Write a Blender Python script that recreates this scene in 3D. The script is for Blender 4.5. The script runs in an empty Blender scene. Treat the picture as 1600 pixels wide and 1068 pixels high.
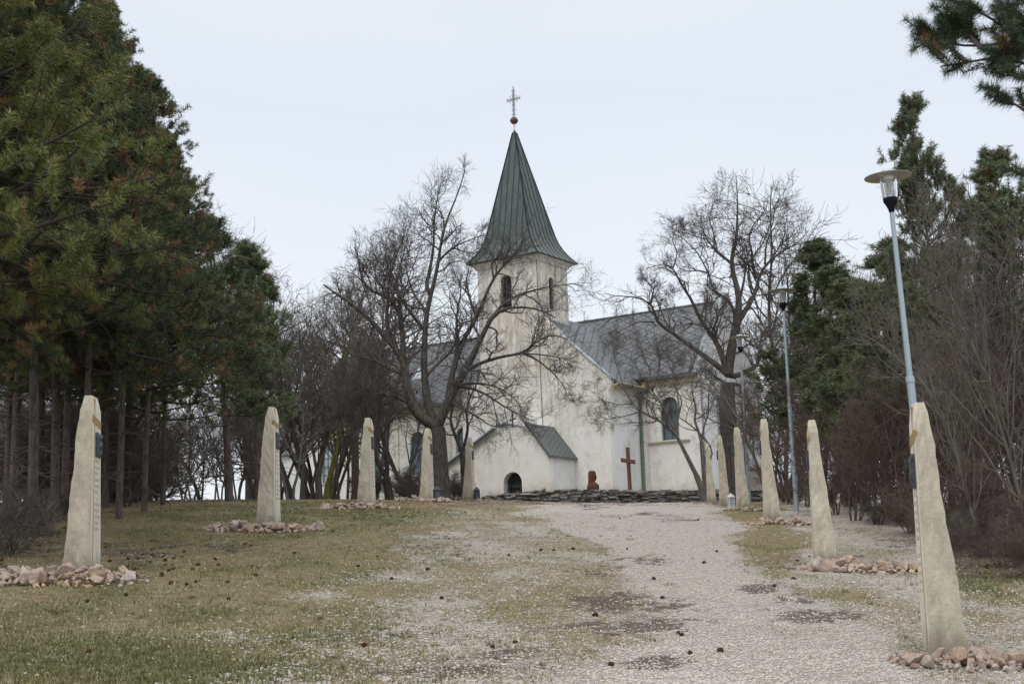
import bpy, bmesh, math
import numpy as np
from mathutils import Vector, Matrix
from mathutils.geometry import tessellate_polygon
scene = bpy.context.scene
R_ = math.radians
# ------------------------------------------------------------------ camera, sky, sun
F_, EYE, PITCH, ROLL = 2222.0, 1.6, math.atan(392/2222), 0.030
cam_d = bpy.data.cameras.new("camera"); cam = bpy.data.objects.new("camera", cam_d)
scene.collection.objects.link(cam); scene.camera = cam
cam_d.sensor_width = 36.0; cam_d.lens = 36.0*F_/1600; cam_d.clip_start = 0.1; cam_d.clip_end = 3000
_cp, _sp, _c, _s = math.cos(PITCH), math.sin(PITCH), math.cos(ROLL), math.sin(ROLL)
_R0, _U0, FW = np.array([1, 0, 0.]), np.array([0, -_sp, _cp]), np.array([0, _cp, _sp])
RT, UP = _c*_R0-_s*_U0, _c*_U0+_s*_R0
cam.matrix_world = Matrix([[RT[0], UP[0], -FW[0], 0], [RT[1], UP[1], -FW[1], 0], [RT[2], UP[2], -FW[2], EYE], [0, 0, 0, 1]])
cam_d.dof.use_dof = True; cam_d.dof.focus_distance = 38.0; cam_d.dof.aperture_fstop = 5.6
SUN_EL, SUN_AZ = R_(48), R_(215)
world = bpy.data.worlds.new("World"); scene.world = world; world.use_nodes = True
nt = world.node_tree; nt.nodes.clear()
def nn(t, ty, **kw):
    n = t.nodes.new(ty)
    for k, v in kw.items(): setattr(n, k, v)
    return n
out = nn(nt, 'ShaderNodeOutputWorld'); bgo = nn(nt, 'ShaderNodeBackground'); bgs = nn(nt, 'ShaderNodeBackground'); addn = nn(nt, 'ShaderNodeAddShader')
sky = nn(nt, 'ShaderNodeTexSky', sky_type='NISHITA'); sky.sun_disc = False; sky.sun_elevation = SUN_EL; sky.sun_rotation = SUN_AZ
nt.links.new(sky.outputs[0], bgs.inputs[0]); bgs.inputs[1].default_value = 0.010
# cloud deck: brighter towards the zenith as a real overcast is
tc = nn(nt, 'ShaderNodeTexCoord'); sx = nn(nt, 'ShaderNodeSeparateXYZ'); rp = nn(nt, 'ShaderNodeValToRGB')
noi = nn(nt, 'ShaderNodeTexNoise'); noi.inputs['Scale'].default_value = 2.2; noi.inputs['Detail'].default_value = 4
mp = nn(nt, 'ShaderNodeMapping'); mp.inputs['Scale'].default_value = (1, 1, 3.5)
ma = nn(nt, 'ShaderNodeMath', operation='MULTIPLY_ADD'); ma.inputs[1].default_value = 0.22; 
nt.links.new(tc.outputs['Generated'], mp.inputs[0]); nt.links.new(mp.outputs[0], noi.inputs['Vector'])
nt.links.new(tc.outputs['Generated'], sx.inputs[0]); nt.links.new(noi.outputs['Fac'], ma.inputs[0]); nt.links.new(sx.outputs['Z'], ma.inputs[2])
nt.links.new(ma.outputs[0], rp.inputs[0])
cr = rp.color_ramp; cr.elements[0].position = 0.0; cr.elements[0].color = (.82, .85, .89, 1)
cr.elements[1].position = 1.0; cr.elements[1].color = (1, 1, 1, 1)
for p, c_ in ((.16, (.80, .84, .895, 1)), (.24, (.87, .895, .935, 1)), (.33, (.82, .86, .915, 1)), (.45, (.74, .80, .885, 1)), (.60, (.83, .865, .92, 1))):
    e = cr.elements.new(p); e.color = c_
stf = nn(nt, 'ShaderNodeMapRange'); stf.inputs['From Min'].default_value = .45; stf.inputs['From Max'].default_value = 1.0
stf.inputs['To Min'].default_value = .92; stf.inputs['To Max'].default_value = 2.3
nt.links.new(sx.outputs['Z'], stf.inputs['Value']); nt.links.new(rp.outputs[0], bgo.inputs[0]); nt.links.new(stf.outputs[0], bgo.inputs[1])
nt.links.new(bgo.outputs[0], addn.inputs[0]); nt.links.new(bgs.outputs[0], addn.inputs[1]); nt.links.new(addn.outputs[0], out.inputs[0])
sl = bpy.data.lights.new("sun", 'SUN'); sl.energy = 0.7; sl.angle = R_(25); sl.color = (1, .95, .88)
so = bpy.data.objects.new("sun", sl); scene.collection.objects.link(so)
_d = Vector((math.sin(SUN_AZ)*math.cos(SUN_EL), math.cos(SUN_AZ)*math.cos(SUN_EL), math.sin(SUN_EL)))
so.rotation_euler = _d.to_track_quat('Z', 'Y').to_euler()
scene.view_settings.view_transform = 'Standard'; scene.view_settings.look = 'None'
scene.view_settings.exposure = 0.12; scene.view_settings.gamma = 1
scene.cycles.max_bounces = 5; scene.cycles.diffuse_bounces = 3; scene.cycles.transparent_max_bounces = 8

# ------------------------------------------------------------------ helpers
def ray(px, py): return FW + RT*(px-800)/F_ - UP*(py-534)/F_
def P(px, py, Y):
    d = ray(px, py); return d*(Y/d[1]) + np.array([0, 0, EYE])
def proj(v):
    v = np.asarray(v, float)-np.array([0, 0, EYE]); w = v@FW
    return 800+F_*(v@RT)/w, 534-F_*(v@UP)/w
def unit(v): return v/np.maximum(np.linalg.norm(v, axis=-1, keepdims=True), 1e-9)

def mk(name, V, faces, mat=None, parent=None, tint=None, smooth=False, attrs=None):
    """faces: list of int arrays (n,k)"""
    me = bpy.data.meshes.new(name)
    V = np.asarray(V, np.float32).reshape(-1, 3)
    faces = [np.asarray(f, np.int32) for f in (faces if isinstance(faces, list) else [faces]) if len(f)]
    me.vertices.add(len(V)); me.vertices.foreach_set('co', V.ravel())
    nl = sum(f.size for f in faces); nf = sum(len(f) for f in faces)
    me.loops.add(nl); me.loops.foreach_set('vertex_index', np.concatenate([f.ravel() for f in faces]))
    me.polygons.add(nf)
    tot = np.concatenate([np.full(len(f), f.shape[1]) for f in faces]); st = np.concatenate([[0], np.cumsum(tot)[:-1]])
    me.polygons.foreach_set('loop_start', st.astype(np.int32))
    me.polygons.foreach_set('use_smooth', np.full(nf, smooth))
    me.update(calc_edges=True)
    if tint is not None: add_attr(me, 'tint', tint)
    for k, v in (attrs or {}).items(): add_attr(me, k, v)
    o = bpy.data.objects.new(name, me); scene.collection.objects.link(o)
    if mat: me.materials.append(mat)
    if parent: o.parent = parent
    return o
def add_attr(me, k, v):
    v = np.asarray(v, np.float32)
    a = me.attributes.new(k, 'FLOAT', 'POINT'); a.data.foreach_set('value', v)
def empty(name, loc=(0, 0, 0), rz=0, label=None, cat=None, group=None):
    o = bpy.data.objects.new(name, None); scene.collection.objects.link(o)
    o.location = Vector([float(q) for q in loc]); o.rotation_euler = (0, 0, rz); o.empty_display_size = .3
    tag(o, label, cat, group); return o
def tag(o, label=None, cat=None, group=None, kind=None):
    if label: o['label'] = label
    if cat: o['category'] = cat
    if group: o['group'] = group
    if kind: o['kind'] = kind
    return o
def copy_tree(o, parent=None):
    c = o.copy(); scene.collection.objects.link(c)
    if parent: c.parent = parent
    for ch in [q for q in scene.objects if q.parent == o]: copy_tree(ch, c)
    return c
class Poly:
    """collects boxes, prisms and loops, builds one mesh"""
    def __init__(s): s.V = []; s.F = []
    def add(s, V, F):
        n = len(s.V); s.V += [tuple(float(q) for q in v) for v in V]; s.F += [tuple(i+n for i in f) for f in F]
    def box(s, x0, x1, y0, y1, z0, z1):
        s.add([(x, y, z) for z in (z0, z1) for y in (y0, y1) for x in (x0, x1)],
              [(0, 2, 3, 1), (4, 5, 7, 6), (0, 1, 5, 4), (2, 6, 7, 3), (0, 4, 6, 2), (1, 3, 7, 5)])
    def hexa(s, a, b):  # two quads of 4 points
        s.add(list(a)+list(b), [(3, 2, 1, 0), (4, 5, 6, 7), (0, 1, 5, 4), (1, 2, 6, 5), (2, 3, 7, 6), (3, 0, 4, 7)])
    def loft(s, rings, caps=True):
        n = len(rings[0]); m = len(s.V)
        V = [v for r in rings for v in r]; F = []
        for i in range(len(rings)-1):
            for j in range(n): F.append((i*n+j, i*n+(j+1) % n, (i+1)*n+(j+1) % n, (i+1)*n+j))
        if caps: F += [tuple(range(n))[::-1], tuple(range((len(rings)-1)*n, len(rings)*n))]
        s.add(V, F)
    def tube(s, p, q, r0, r1=None, n=10):
        r1 = r0 if r1 is None else r1; p, q = Vector([float(x) for x in p]), Vector([float(x) for x in q]); d = (q-p).normalized()
        u = d.orthogonal().normalized(); w = d.cross(u)
        s.loft([[p+(u*math.cos(2*math.pi*k/n)+w*math.sin(2*math.pi*k/n))*r0 for k in range(n)],
                [q+(u*math.cos(2*math.pi*k/n)+w*math.sin(2*math.pi*k/n))*r1 for k in range(n)]])
    def lathe(s, c, prof, n=20, caps=True):
        s.loft([[(c[0]+r*math.cos(2*math.pi*k/n), c[1]+r*math.sin(2*math.pi*k/n), c[2]+z) for k in range(n)] for r, z in prof], caps)
    def build(s, name, mat, parent=None, bevel=0, smooth=False):
        me = bpy.data.meshes.new(name); me.from_pydata(s.V, [], s.F); me.update()
        bm = bmesh.new(); bm.from_mesh(me); bmesh.ops.recalc_face_normals(bm, faces=bm.faces)
        if bevel: bmesh.ops.bevel(bm, geom=bm.edges[:], offset=bevel, segments=1, affect='EDGES')
        bm.to_mesh(me); bm.free()
        o = bpy.data.objects.new(name, me); scene.collection.objects.link(o); me.materials.append(mat)
        if smooth:
            me.polygons.foreach_set('use_smooth', [True]*len(me.polygons))
        if parent: o.parent = parent
        return o

# ------------------------------------------------------------------ materials
def mat_new(name, rough=.9, spec=.2):
    m = bpy.data.materials.new(name); m.use_nodes = True; t = m.node_tree
    b = t.nodes['Principled BSDF']; b.inputs['Roughness'].default_value = rough; b.inputs['Specular IOR Level'].default_value = spec
    return m, t, b
def ramp(t, src, stops, interp='LINEAR'):
    r = nn(t, 'ShaderNodeValToRGB'); e = r.color_ramp; e.interpolation = interp
    e.elements[0].position, e.elements[0].color = stops[0][0], (*stops[0][1], 1)
    e.elements[1].position, e.elements[1].color = stops[-1][0], (*stops[-1][1], 1)
    for p, c in stops[1:-1]: q = e.elements.new(p); q.color = (*c, 1)
    t.links.new(src, r.inputs[0]); return r.outputs[0]
def noise(t, scale, detail=4, vec=None, rough=.5, dist=0, stretch=None, coord='Object'):
    n = nn(t, 'ShaderNodeTexNoise'); n.inputs['Scale'].default_value = scale; n.inputs['Detail'].default_value = detail
    n.inputs['Roughness'].default_value = rough; n.inputs['Distortion'].default_value = dist
    tcn = nn(t, 'ShaderNodeTexCoord'); v = tcn.outputs[coord] if vec is None else vec
    if stretch:
        m = nn(t, 'ShaderNodeMapping'); m.inputs['Scale'].default_value = stretch; t.links.new(v, m.inputs[0]); v = m.outputs[0]
    t.links.new(v, n.inputs['Vector']); return n.outputs['Fac']
def mixc(t, fac, a, b, mode='MIX'):
    m = nn(t, 'ShaderNodeMix', data_type='RGBA', blend_type=mode)
    for s, i in ((fac, 0), (a, 6), (b, 7)):
        if hasattr(s, 'links'): t.links.new(s, m.inputs[i])
        else: m.inputs[i].default_value = s if i == 0 else (*s, 1)
    return m.outputs[2]
def math_(t, op, a, b=None, c=None, clamp=False):
    m = nn(t, 'ShaderNodeMath', operation=op, use_clamp=clamp)
    for i, s in enumerate((a, b, c)):
        if s is None: continue
        if hasattr(s, 'links'): t.links.new(s, m.inputs[i])
        else: m.inputs[i].default_value = s
    return m.outputs[0]
def bump(t, b, h, strength=.4, dist=.02):
    n = nn(t, 'ShaderNodeBump'); n.inputs['Strength'].default_value = strength; n.inputs['Distance'].default_value = dist
    t.links.new(h, n.inputs['Height']); t.links.new(n.outputs[0], b.inputs['Normal'])
def attr(t, name): a = nn(t, 'ShaderNodeAttribute', attribute_name=name); return a.outputs['Fac']
def objrand(t): return nn(t, 'ShaderNodeObjectInfo').outputs['Random']
M = {}
def simple(key, col, rough=.8, spec=.2, metal=0, var=.25, scale=6, bmp=0):
    m, t, b = mat_new(key, rough, spec); b.inputs['Metallic'].default_value = metal
    n = noise(t, scale, 5)
    c = ramp(t, n, [(.3, tuple(q*(1-var) for q in col)), (.7, tuple(q*(1+var*.6) for q in col))])
    t.links.new(c, b.inputs['Base Color'])
    if bmp: bump(t, b, noise(t, scale*6, 4), bmp, .01)
    M[key] = m; return m
def plaster(key, base, stain, amount, damp=0.):
    m, t, b = mat_new(key, .92, .15)
    tcn = nn(t, 'ShaderNodeTexCoord'); sp = nn(t, 'ShaderNodeSeparateXYZ'); t.links.new(tcn.outputs['Object'], sp.inputs[0]); Z_ = sp.outputs['Z']
    streak = noise(t, 1.0, 7, stretch=(1.1, 1.1, .22), rough=.65, dist=.5)
    streak2 = noise(t, 1.0, 6, stretch=(4, 4, .8), rough=.7, dist=.8)
    patch = noise(t, .5, 7, rough=.65, dist=.8); fine = noise(t, 6, 7, rough=.75); blot = noise(t, 1.6, 7, rough=.7, dist=1.)
    c = ramp(t, patch, [(.33, tuple(q*.86 for q in base)), (.5, base), (.68, tuple(min(q*1.07, .84) for q in (base[0]*.97, base[1], base[2]*1.06)))])
    hgt = nn(t, 'ShaderNodeMapRange'); hgt.inputs['From Min'].default_value = 11.5; hgt.inputs['From Max'].default_value = 18.5; hgt.inputs['To Min'].default_value = -.06; hgt.inputs['To Max'].default_value = amount*.16
    t.links.new(math_(t, 'ADD', Z_, math_(t, 'MULTIPLY', blot, 4.0)), hgt.inputs['Value'])
    s = ramp(t, math_(t, 'ADD', math_(t, 'ADD', math_(t, 'MULTIPLY', streak, .55), math_(t, 'MULTIPLY', blot, .45)), hgt.outputs[0]), [(.47, (0, 0, 0)), (.68, (1, 1, 1))])
    s2 = ramp(t, streak2, [(.40, (.25, .25, .25)), (.62, (1, 1, 1))])
    c = mixc(t, math_(t, 'MULTIPLY', math_(t, 'MULTIPLY', s, s2), .85), c, stain)
    gs = ramp(t, math_(t, 'ADD', math_(t, 'MULTIPLY', fine, .5), math_(t, 'MULTIPLY', streak2, .5)), [(.52, (0, 0, 0)), (.66, (.55, .55, .55))])
    c = mixc(t, gs, c, tuple(q*.66 for q in (base[0], base[1], base[2]*1.02)))
    fl = ramp(t, math_(t, 'ADD', patch, math_(t, 'MULTIPLY', fine, .35)), [(.80, (0, 0, 0)), (.83, (1, 1, 1))])
    c = mixc(t, math_(t, 'MULTIPLY', fl, .4), c, tuple(q*.8 for q in stain))
    if damp:   # rising damp above the ground
        dz = math_(t, 'ADD', Z_, math_(t, 'MULTIPLY', blot, 2.2))
        dd = ramp(t, math_(t, 'SUBTRACT', dz, 8.2), [(0., (1, 1, 1)), (.9, (0, 0, 0))])
        c = mixc(t, math_(t, 'MULTIPLY', dd, damp), c, tuple(q*.8 for q in stain))
    t.links.new(c, b.inputs['Base Color']); bump(t, b, fine, .35, .02)
    M[key] = m
plaster('plaster', (.76, .74, .69), (.35, .28, .185), .95, .6)
plaster('plaster_side', (.70, .70, .69), (.45, .43, .38), .15, .3)
simple('gutter', (.10, .11, .11), .6, .3); simple('green_pipe', (.14, .19, .13), .55, .4)
simple('lesene', (.66, .63, .55), .9, .1); simple('sill', (.33, .32, .24), .8)
simple('frame_green', (.10, .22, .17), .6, .3); simple('frame_dark', (.09, .09, .09), .6, .3); simple('gate', (.03, .04, .07), .5, .4)
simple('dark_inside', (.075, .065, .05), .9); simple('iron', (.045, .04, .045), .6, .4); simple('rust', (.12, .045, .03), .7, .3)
simple('louvre', (.07, .06, .055), .9); simple('galv', (.34, .41, .46), .45, .5, .35, .12, 30); simple('lamp_cup', (.006, .008, .014), .7, .15)
simple('lamp_disc', (.36, .345, .285), .5, .4, 0, .15); simple('white_metal', (.62, .62, .60), .5, .4, 0, .1); simple('wood_red', (.10, .038, .022), .75, .3, 0, .35, 9, .3)
simple('wood_cross', (.135, .07, .042), .75, .3, 0, .35, 8, .2); simple('bronze', (.075, .08, .085), .5, .5, .5, .5, 14, .8); simple('groove', (.33, .23, .11), .9)
simple('engrave', (.50, .46, .375), .9, .1, 0, .1); simple('pole_grey', (.16, .14, .12), .95, .1, 0, .4, 12, .5)
simple('metal_roof_light', (.30, .35, .37), .5, .4); simple('brick', (.22, .12, .08)); simple('soffit', (.50, .42, .24), .9); simple('cone', (.075, .04, .025), .95, .05, 0, .4, 40)
def glassy(key, c1, c2):
    m, t, b = mat_new(key, .25, .5)
    t.links.new(ramp(t, noise(t, 1.6, 3, stretch=(1, 1, .8)), [(.38, c1), (.62, c2)]), b.inputs['Base Color']); M[key] = m
glassy('glass_old', (.04, .055, .075), (.17, .21, .25)); glassy('glass_pale', (.30, .34, .38), (.48, .52, .55)); glassy('glass_blue', (.055, .08, .10), (.12, .16, .19))
m, t, b = mat_new('lamp_glass', .08, .5); b.inputs['Transmission Weight'].default_value = .9; b.inputs['IOR'].default_value = 1.15; b.inputs['Base Color'].default_value = (.93, .95, .96, 1); M['lamp_glass'] = m
# roofs: diamond lattice of metal shingles from a 2D attribute-free local mapping
def diamond(key, base, dark, s, slope):
    m, t, b = mat_new(key, .55, .35)
    tcn = nn(t, 'ShaderNodeTexCoord'); sp = nn(t, 'ShaderNodeSeparateXYZ'); t.links.new(tcn.outputs['Object'], sp.inputs[0])
    u = sp.outputs['X'] if slope == 'b' else sp.outputs['Y']
    z = math_(t, 'MULTIPLY', sp.outputs['Z'], 1.42)
    def line(sgn):
        v = math_(t, 'ADD', math_(t, 'MULTIPLY', u, 1.05), math_(t, 'MULTIPLY', z, sgn*1.62))
        fr = math_(t, 'FRACT', math_(t, 'MULTIPLY', v, s))
        return math_(t, 'LESS_THAN', fr, .19), math_(t, 'FLOOR', math_(t, 'MULTIPLY', v, s))
    l1, f1 = line(1); l2, f2 = line(-1)
    l = math_(t, 'MAXIMUM', l1, l2)
    wn = nn(t, 'ShaderNodeTexWhiteNoise', noise_dimensions='2D'); cb = nn(t, 'ShaderNodeCombineXYZ')
    t.links.new(f1, cb.inputs[0]); t.links.new(f2, cb.inputs[1]); t.links.new(cb.outputs[0], wn.inputs['Vector'])
    cell = ramp(t, wn.outputs['Value'], [(0, tuple(q*.86 for q in base)), (1, tuple(q*1.14 for q in base))])
    c = mixc(t, ramp(t, noise(t, .7, 6, rough=.65), [(.35, (0, 0, 0)), (.7, (.5, .5, .5))]), cell, tuple(q*.7 for q in base))
    c = mixc(t, math_(t, 'MULTIPLY', l, .95), c, dark)
    t.links.new(c, b.inputs['Base Color']); bump(t, b, math_(t, 'SUBTRACT', 1., l), .6, .03); M[key] = m
diamond('roof', (.125, .135, .145), (.04, .044, .05), 1.0, 'b'); diamond('roof_wing', (.13, .143, .158), (.05, .056, .062), 1.0, 'a'); diamond('roof_porch', (.085, .095, .092), (.15, .165, .158), 1.7, 'a')
m, t, b = mat_new('copper', .5, .35)
n1 = noise(t, 1.5, 6, rough=.6); n2 = noise(t, 2.0, 5, stretch=(6, 6, 1), rough=.6)
c = ramp(t, n1, [(.3, (.036, .058, .054)), (.5, (.050, .075, .071)), (.7, (.078, .090, .084))])
c = mixc(t, ramp(t, n2, [(.52, (0, 0, 0)), (.72, (.6, .6, .6))]), c, (.085, .075, .06)); t.links.new(c, b.inputs['Base Color']); bump(t, b, n2, .2, .02); M['copper'] = m
simple('seam', (.022, .036, .034), .6, .3)
# stele stone
def stone(key, base, dark, bst):
    m, t, b = mat_new(key, .9, .15)
    n1 = noise(t, 2.2, 7, rough=.62, dist=.4, stretch=(2, 2, .8)); n2 = noise(t, 22, 5, rough=.7); n3 = noise(t, 5, 5, stretch=(3, 3, .5))
    c = ramp(t, n1, [(.3, dark), (.5, base), (.7, tuple(q*1.18 for q in base))])
    c = mixc(t, ramp(t, n2, [(.45, (0, 0, 0)), (.75, (.5, .5, .5))]), c, tuple(q*.72 for q in base))
    c = mixc(t, ramp(t, n3, [(.58, (0, 0, 0)), (.68, (.45, .45, .45))]), c, tuple(q*1.3 for q in base))
    c = mixc(t, math_(t, 'MULTIPLY', objrand(t), .25), c, tuple(q*.8 for q in dark))
    tcz = nn(t, 'ShaderNodeTexCoord'); spz = nn(t, 'ShaderNodeSeparateXYZ'); t.links.new(tcz.outputs['Object'], spz.inputs[0])
    soil = ramp(t, math_(t, 'ADD', spz.outputs['Z'], math_(t, 'MULTIPLY', n1, .5)), [(.25, (.75, .75, .75)), (.62, (0, 0, 0))])
    c = mixc(t, soil, c, (.20, .16, .12)); c = mixc(t, ramp(t, noise(t, 1.3, 7, rough=.7, stretch=(1, 1, .5)), [(.56, (0, 0, 0)), (.70, (.5, .5, .5))]), c, (.30, .28, .22))
    t.links.new(c, b.inputs['Base Color'])
    bump(t, b, math_(t, 'ADD', n2, math_(t, 'MULTIPLY', n1, 2.)), bst, .03); M[key] = m
stone('stele_rough', (.53, .485, .385), (.35, .31, .235), .6); stone('stele_smooth', (.64, .60, .51), (.58, .54, .45), .15)
m, t, b = mat_new('rock', .9, .15)
n1 = noise(t, 5, 6, rough=.6, dist=.5); vr = nn(t, 'ShaderNodeTexVoronoi'); vr.inputs['Scale'].default_value = 2.2; gtc = nn(t, 'ShaderNodeNewGeometry'); t.links.new(gtc.outputs['Position'], vr.inputs['Vector']); vrs = nn(t, 'ShaderNodeSeparateColor'); t.links.new(vr.outputs['Color'], vrs.inputs[0]); r = math_(t, 'FRACT', math_(t, 'ADD', objrand(t), vrs.outputs[0]))
ca = ramp(t, r, [(0, (.31, .22, .18)), (.3, (.44, .37, .32)), (.55, (.36, .31, .29)), (.8, (.42, .31, .20)), (1, (.54, .50, .46))])
c = mixc(t, ramp(t, n1, [(.4, (0, 0, 0)), (.65, (.8, .8, .8))]), ca, (.30, .17, .11)); c = mixc(t, ramp(t, noise(t, 9, 4), [(.55, (0, 0, 0)), (.7, (.6, .6, .6))]), c, (.52, .47, .43))
t.links.new(c, b.inputs['Base Color']); bump(t, b, noise(t, 14, 6, rough=.65), .7, .03); M['rock'] = m
m, t, b = mat_new('slab', .9, .2)
tn = attr(t, 'tint'); c = ramp(t, tn, [(0, (.12, .11, .095)), (.5, (.20, .195, .18)), (1, (.33, .33, .32))])
c = mixc(t, ramp(t, noise(t, 3, 5), [(.5, (0, 0, 0)), (.7, (.7, .7, .7))]), c, (.17, .15, .07)); t.links.new(c, b.inputs['Base Color']); bump(t, b, noise(t, 8, 5), .6, .03); M['slab'] = m
def bark(key, c1, c2, sc=5, lich=0.):
    m, t, b = mat_new(key, .95, .1)
    n = noise(t, sc, 6, stretch=(2, 2, .5), rough=.7)
    c = ramp(t, n, [(.32, c1), (.68, c2)])
    if lich: c = mixc(t, ramp(t, noise(t, 1.5, 5), [(.60, (0, 0, 0)), (.72, (lich, lich, lich))]), c, (.16, .15, .05))
    t.links.new(c, b.inputs['Base Color']); bump(t, b, n, .8, .04); M[key] = m
bark('bark', (.030, .026, .024), (.125, .112, .102), 6, .25); bark('bark_grey', (.07, .062, .055), (.19, .175, .16), 7, .5)
bark('bark_pine', (.055, .045, .04), (.17, .14, .125), 5); bark('twig', (.075, .066, .062), (.155, .138, .128), 2); bark('limb_pine', (.035, .03, .027), (.08, .068, .06), 5); bark('twig_red', (.095, .072, .064), (.17, .13, .115), 2); bark('twig_pale', (.09, .08, .068), (.19, .17, .148), 2)
bark('lichen', (.10, .09, .03), (.22, .20, .05), 5)
def foliage(key, cols, sat=1):
    m, t, b = mat_new(key, .6, .25)
    c = ramp(t, attr(t, 'tint'), cols); hv = nn(t, 'ShaderNodeHueSaturation'); t.links.new(c, hv.inputs['Color'])
    t.links.new(math_(t, 'MULTIPLY_ADD', objrand(t), .35, .82), hv.inputs['Value']); t.links.new(hv.outputs[0], b.inputs['Base Color']); M[key] = m
foliage('needles', [(0, (.046, .066, .038)), (.35, (.076, .10, .046)), (.6, (.135, .155, .045)), (.80, (.18, .17, .055)), (.9, (.20, .125, .06)), (1, (.25, .13, .065))])
foliage('needles_far', [(0, (.095, .120, .070)), (.5, (.145, .172, .085)), (.8, (.11, .125, .05)), (1, (.16, .11, .055))])
foliage('grassblade', [(0, (.095, .105, .04)), (.4, (.165, .16, .068)), (.65, (.25, .21, .10)), (1, (.36, .29, .17))])
foliage('leaf', [(0, (.07, .035, .02)), (.5, (.13, .065, .035)), (1, (.22, .12, .06))])
m, t, b = mat_new('pebble', .9, .15)
c = ramp(t, attr(t, 'tint'), [(0, (.28, .255, .23)), (.35, (.41, .38, .34)), (.6, (.45, .39, .32)), (.8, (.40, .39, .375)), (1, (.48, .455, .415))]); t.links.new(c, b.inputs['Base Color']); M['pebble'] = m

# ------------------------------------------------------------------ terrain
_hy = np.array([-30, 0, 8, 15, 17.5, 24.5, 28.6, 35.5, 40.4, 47, 50, 58, 60, 69.4, 71.7, 78, 84, 95, 110, 130, 170, 600.])
_hz = np.array([-1.2, 0, .25, .70, 1.0, 1.82, 2.26, 3.12, 3.66, 4.28, 4.58, 5.18, 5.32, 5.97, 6.13, 6.40, 7.0, 7.55, 7.7, 6.5, 2., -30.])
def sstep(e0, e1, x): t_ = np.clip((x-e0)/(e1-e0), 0, 1); return t_*t_*(3-2*t_)
def fbm(x, y, seed=0, oct=4, f=1.):
    v = 0; a = 1.; r = np.random.RandomState(seed)
    for i in range(oct):
        for k in range(3):
            th = r.rand()*6.28; ph = r.rand()*6.28; ff = f*(.7+.6*r.rand())
            v = v+a*np.sin((x*math.cos(th)+y*math.sin(th))*ff+ph+1.3*np.sin((x*math.sin(th)-y*math.cos(th))*ff*.7+ph*2))/3
        a *= .5; f *= 2.1
    return v
CH = P(838, 392, 88.)   # tower's near corner
TH = R_(34); cA = np.array([math.cos(TH), -math.sin(TH)]); cB = np.array([math.sin(TH), math.cos(TH)])
def H(x, y):
    x = np.asarray(x, float); y = np.asarray(y, float)
    z = np.interp(y, _hy, _hz)*.6 + .2*np.interp(y-2.5, _hy, _hz) + .2*np.interp(y+2.5, _hy, _hz)
    k = np.interp(y, [0, 15, 60, 80, 110], [.03, .045, .045, .035, .02])
    xs = np.where(x < 0, -14*np.tanh(-x/14*1.0)*1.12, 12*np.tanh(x/12)*1.1)
    z = z-k*xs
    z = z-.05*np.maximum(x-14, 0)*sstep(20, 50, y)-.06*np.maximum(-x-22, 0)
    # churchyard plateau on the right, behind the dry stone wall
    a = (x-CH[0])*cA[0]+(y-CH[1])*cA[1]; b_ = (x-CH[0])*cB[0]+(y-CH[1])*cB[1]
    w = sstep(78.6, 79.6, y)*sstep(-6, 3, x)*(1-sstep(13, 22, x))*(1-sstep(96, 106, y))
    z = z*(1-w)+w*(7.0+.35*sstep(80, 88, y))
    z = z+.035*fbm(x, y, 3, 4, .9)*(1-w)
    return z
def G(px, Y, dy=0):      # ground point seen in photo column px at distance Y
    x = (px-800)/2222*Y
    for _ in range(12):
        q = proj((x, Y, float(H(x, Y)))); x += (px-q[0])/2222*Y
    return np.array([x, Y, float(H(x, Y))])
Yr = np.concatenate([np.linspace(-12, 12, 14), 12.2*np.exp(np.linspace(0, math.log(112/12.2), 620)), np.linspace(114, 600, 40)])
uc = np.concatenate([np.linspace(-1, -.42, 30)[:-1], np.linspace(-.42, .42, 520), np.linspace(.42, 1, 30)[1:]])
YY, UU = np.meshgrid(Yr, uc, indexing='ij'); XX = UU*(6+.95*np.maximum(YY, 0)+0*YY)
ZZ = H(XX, YY)
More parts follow.
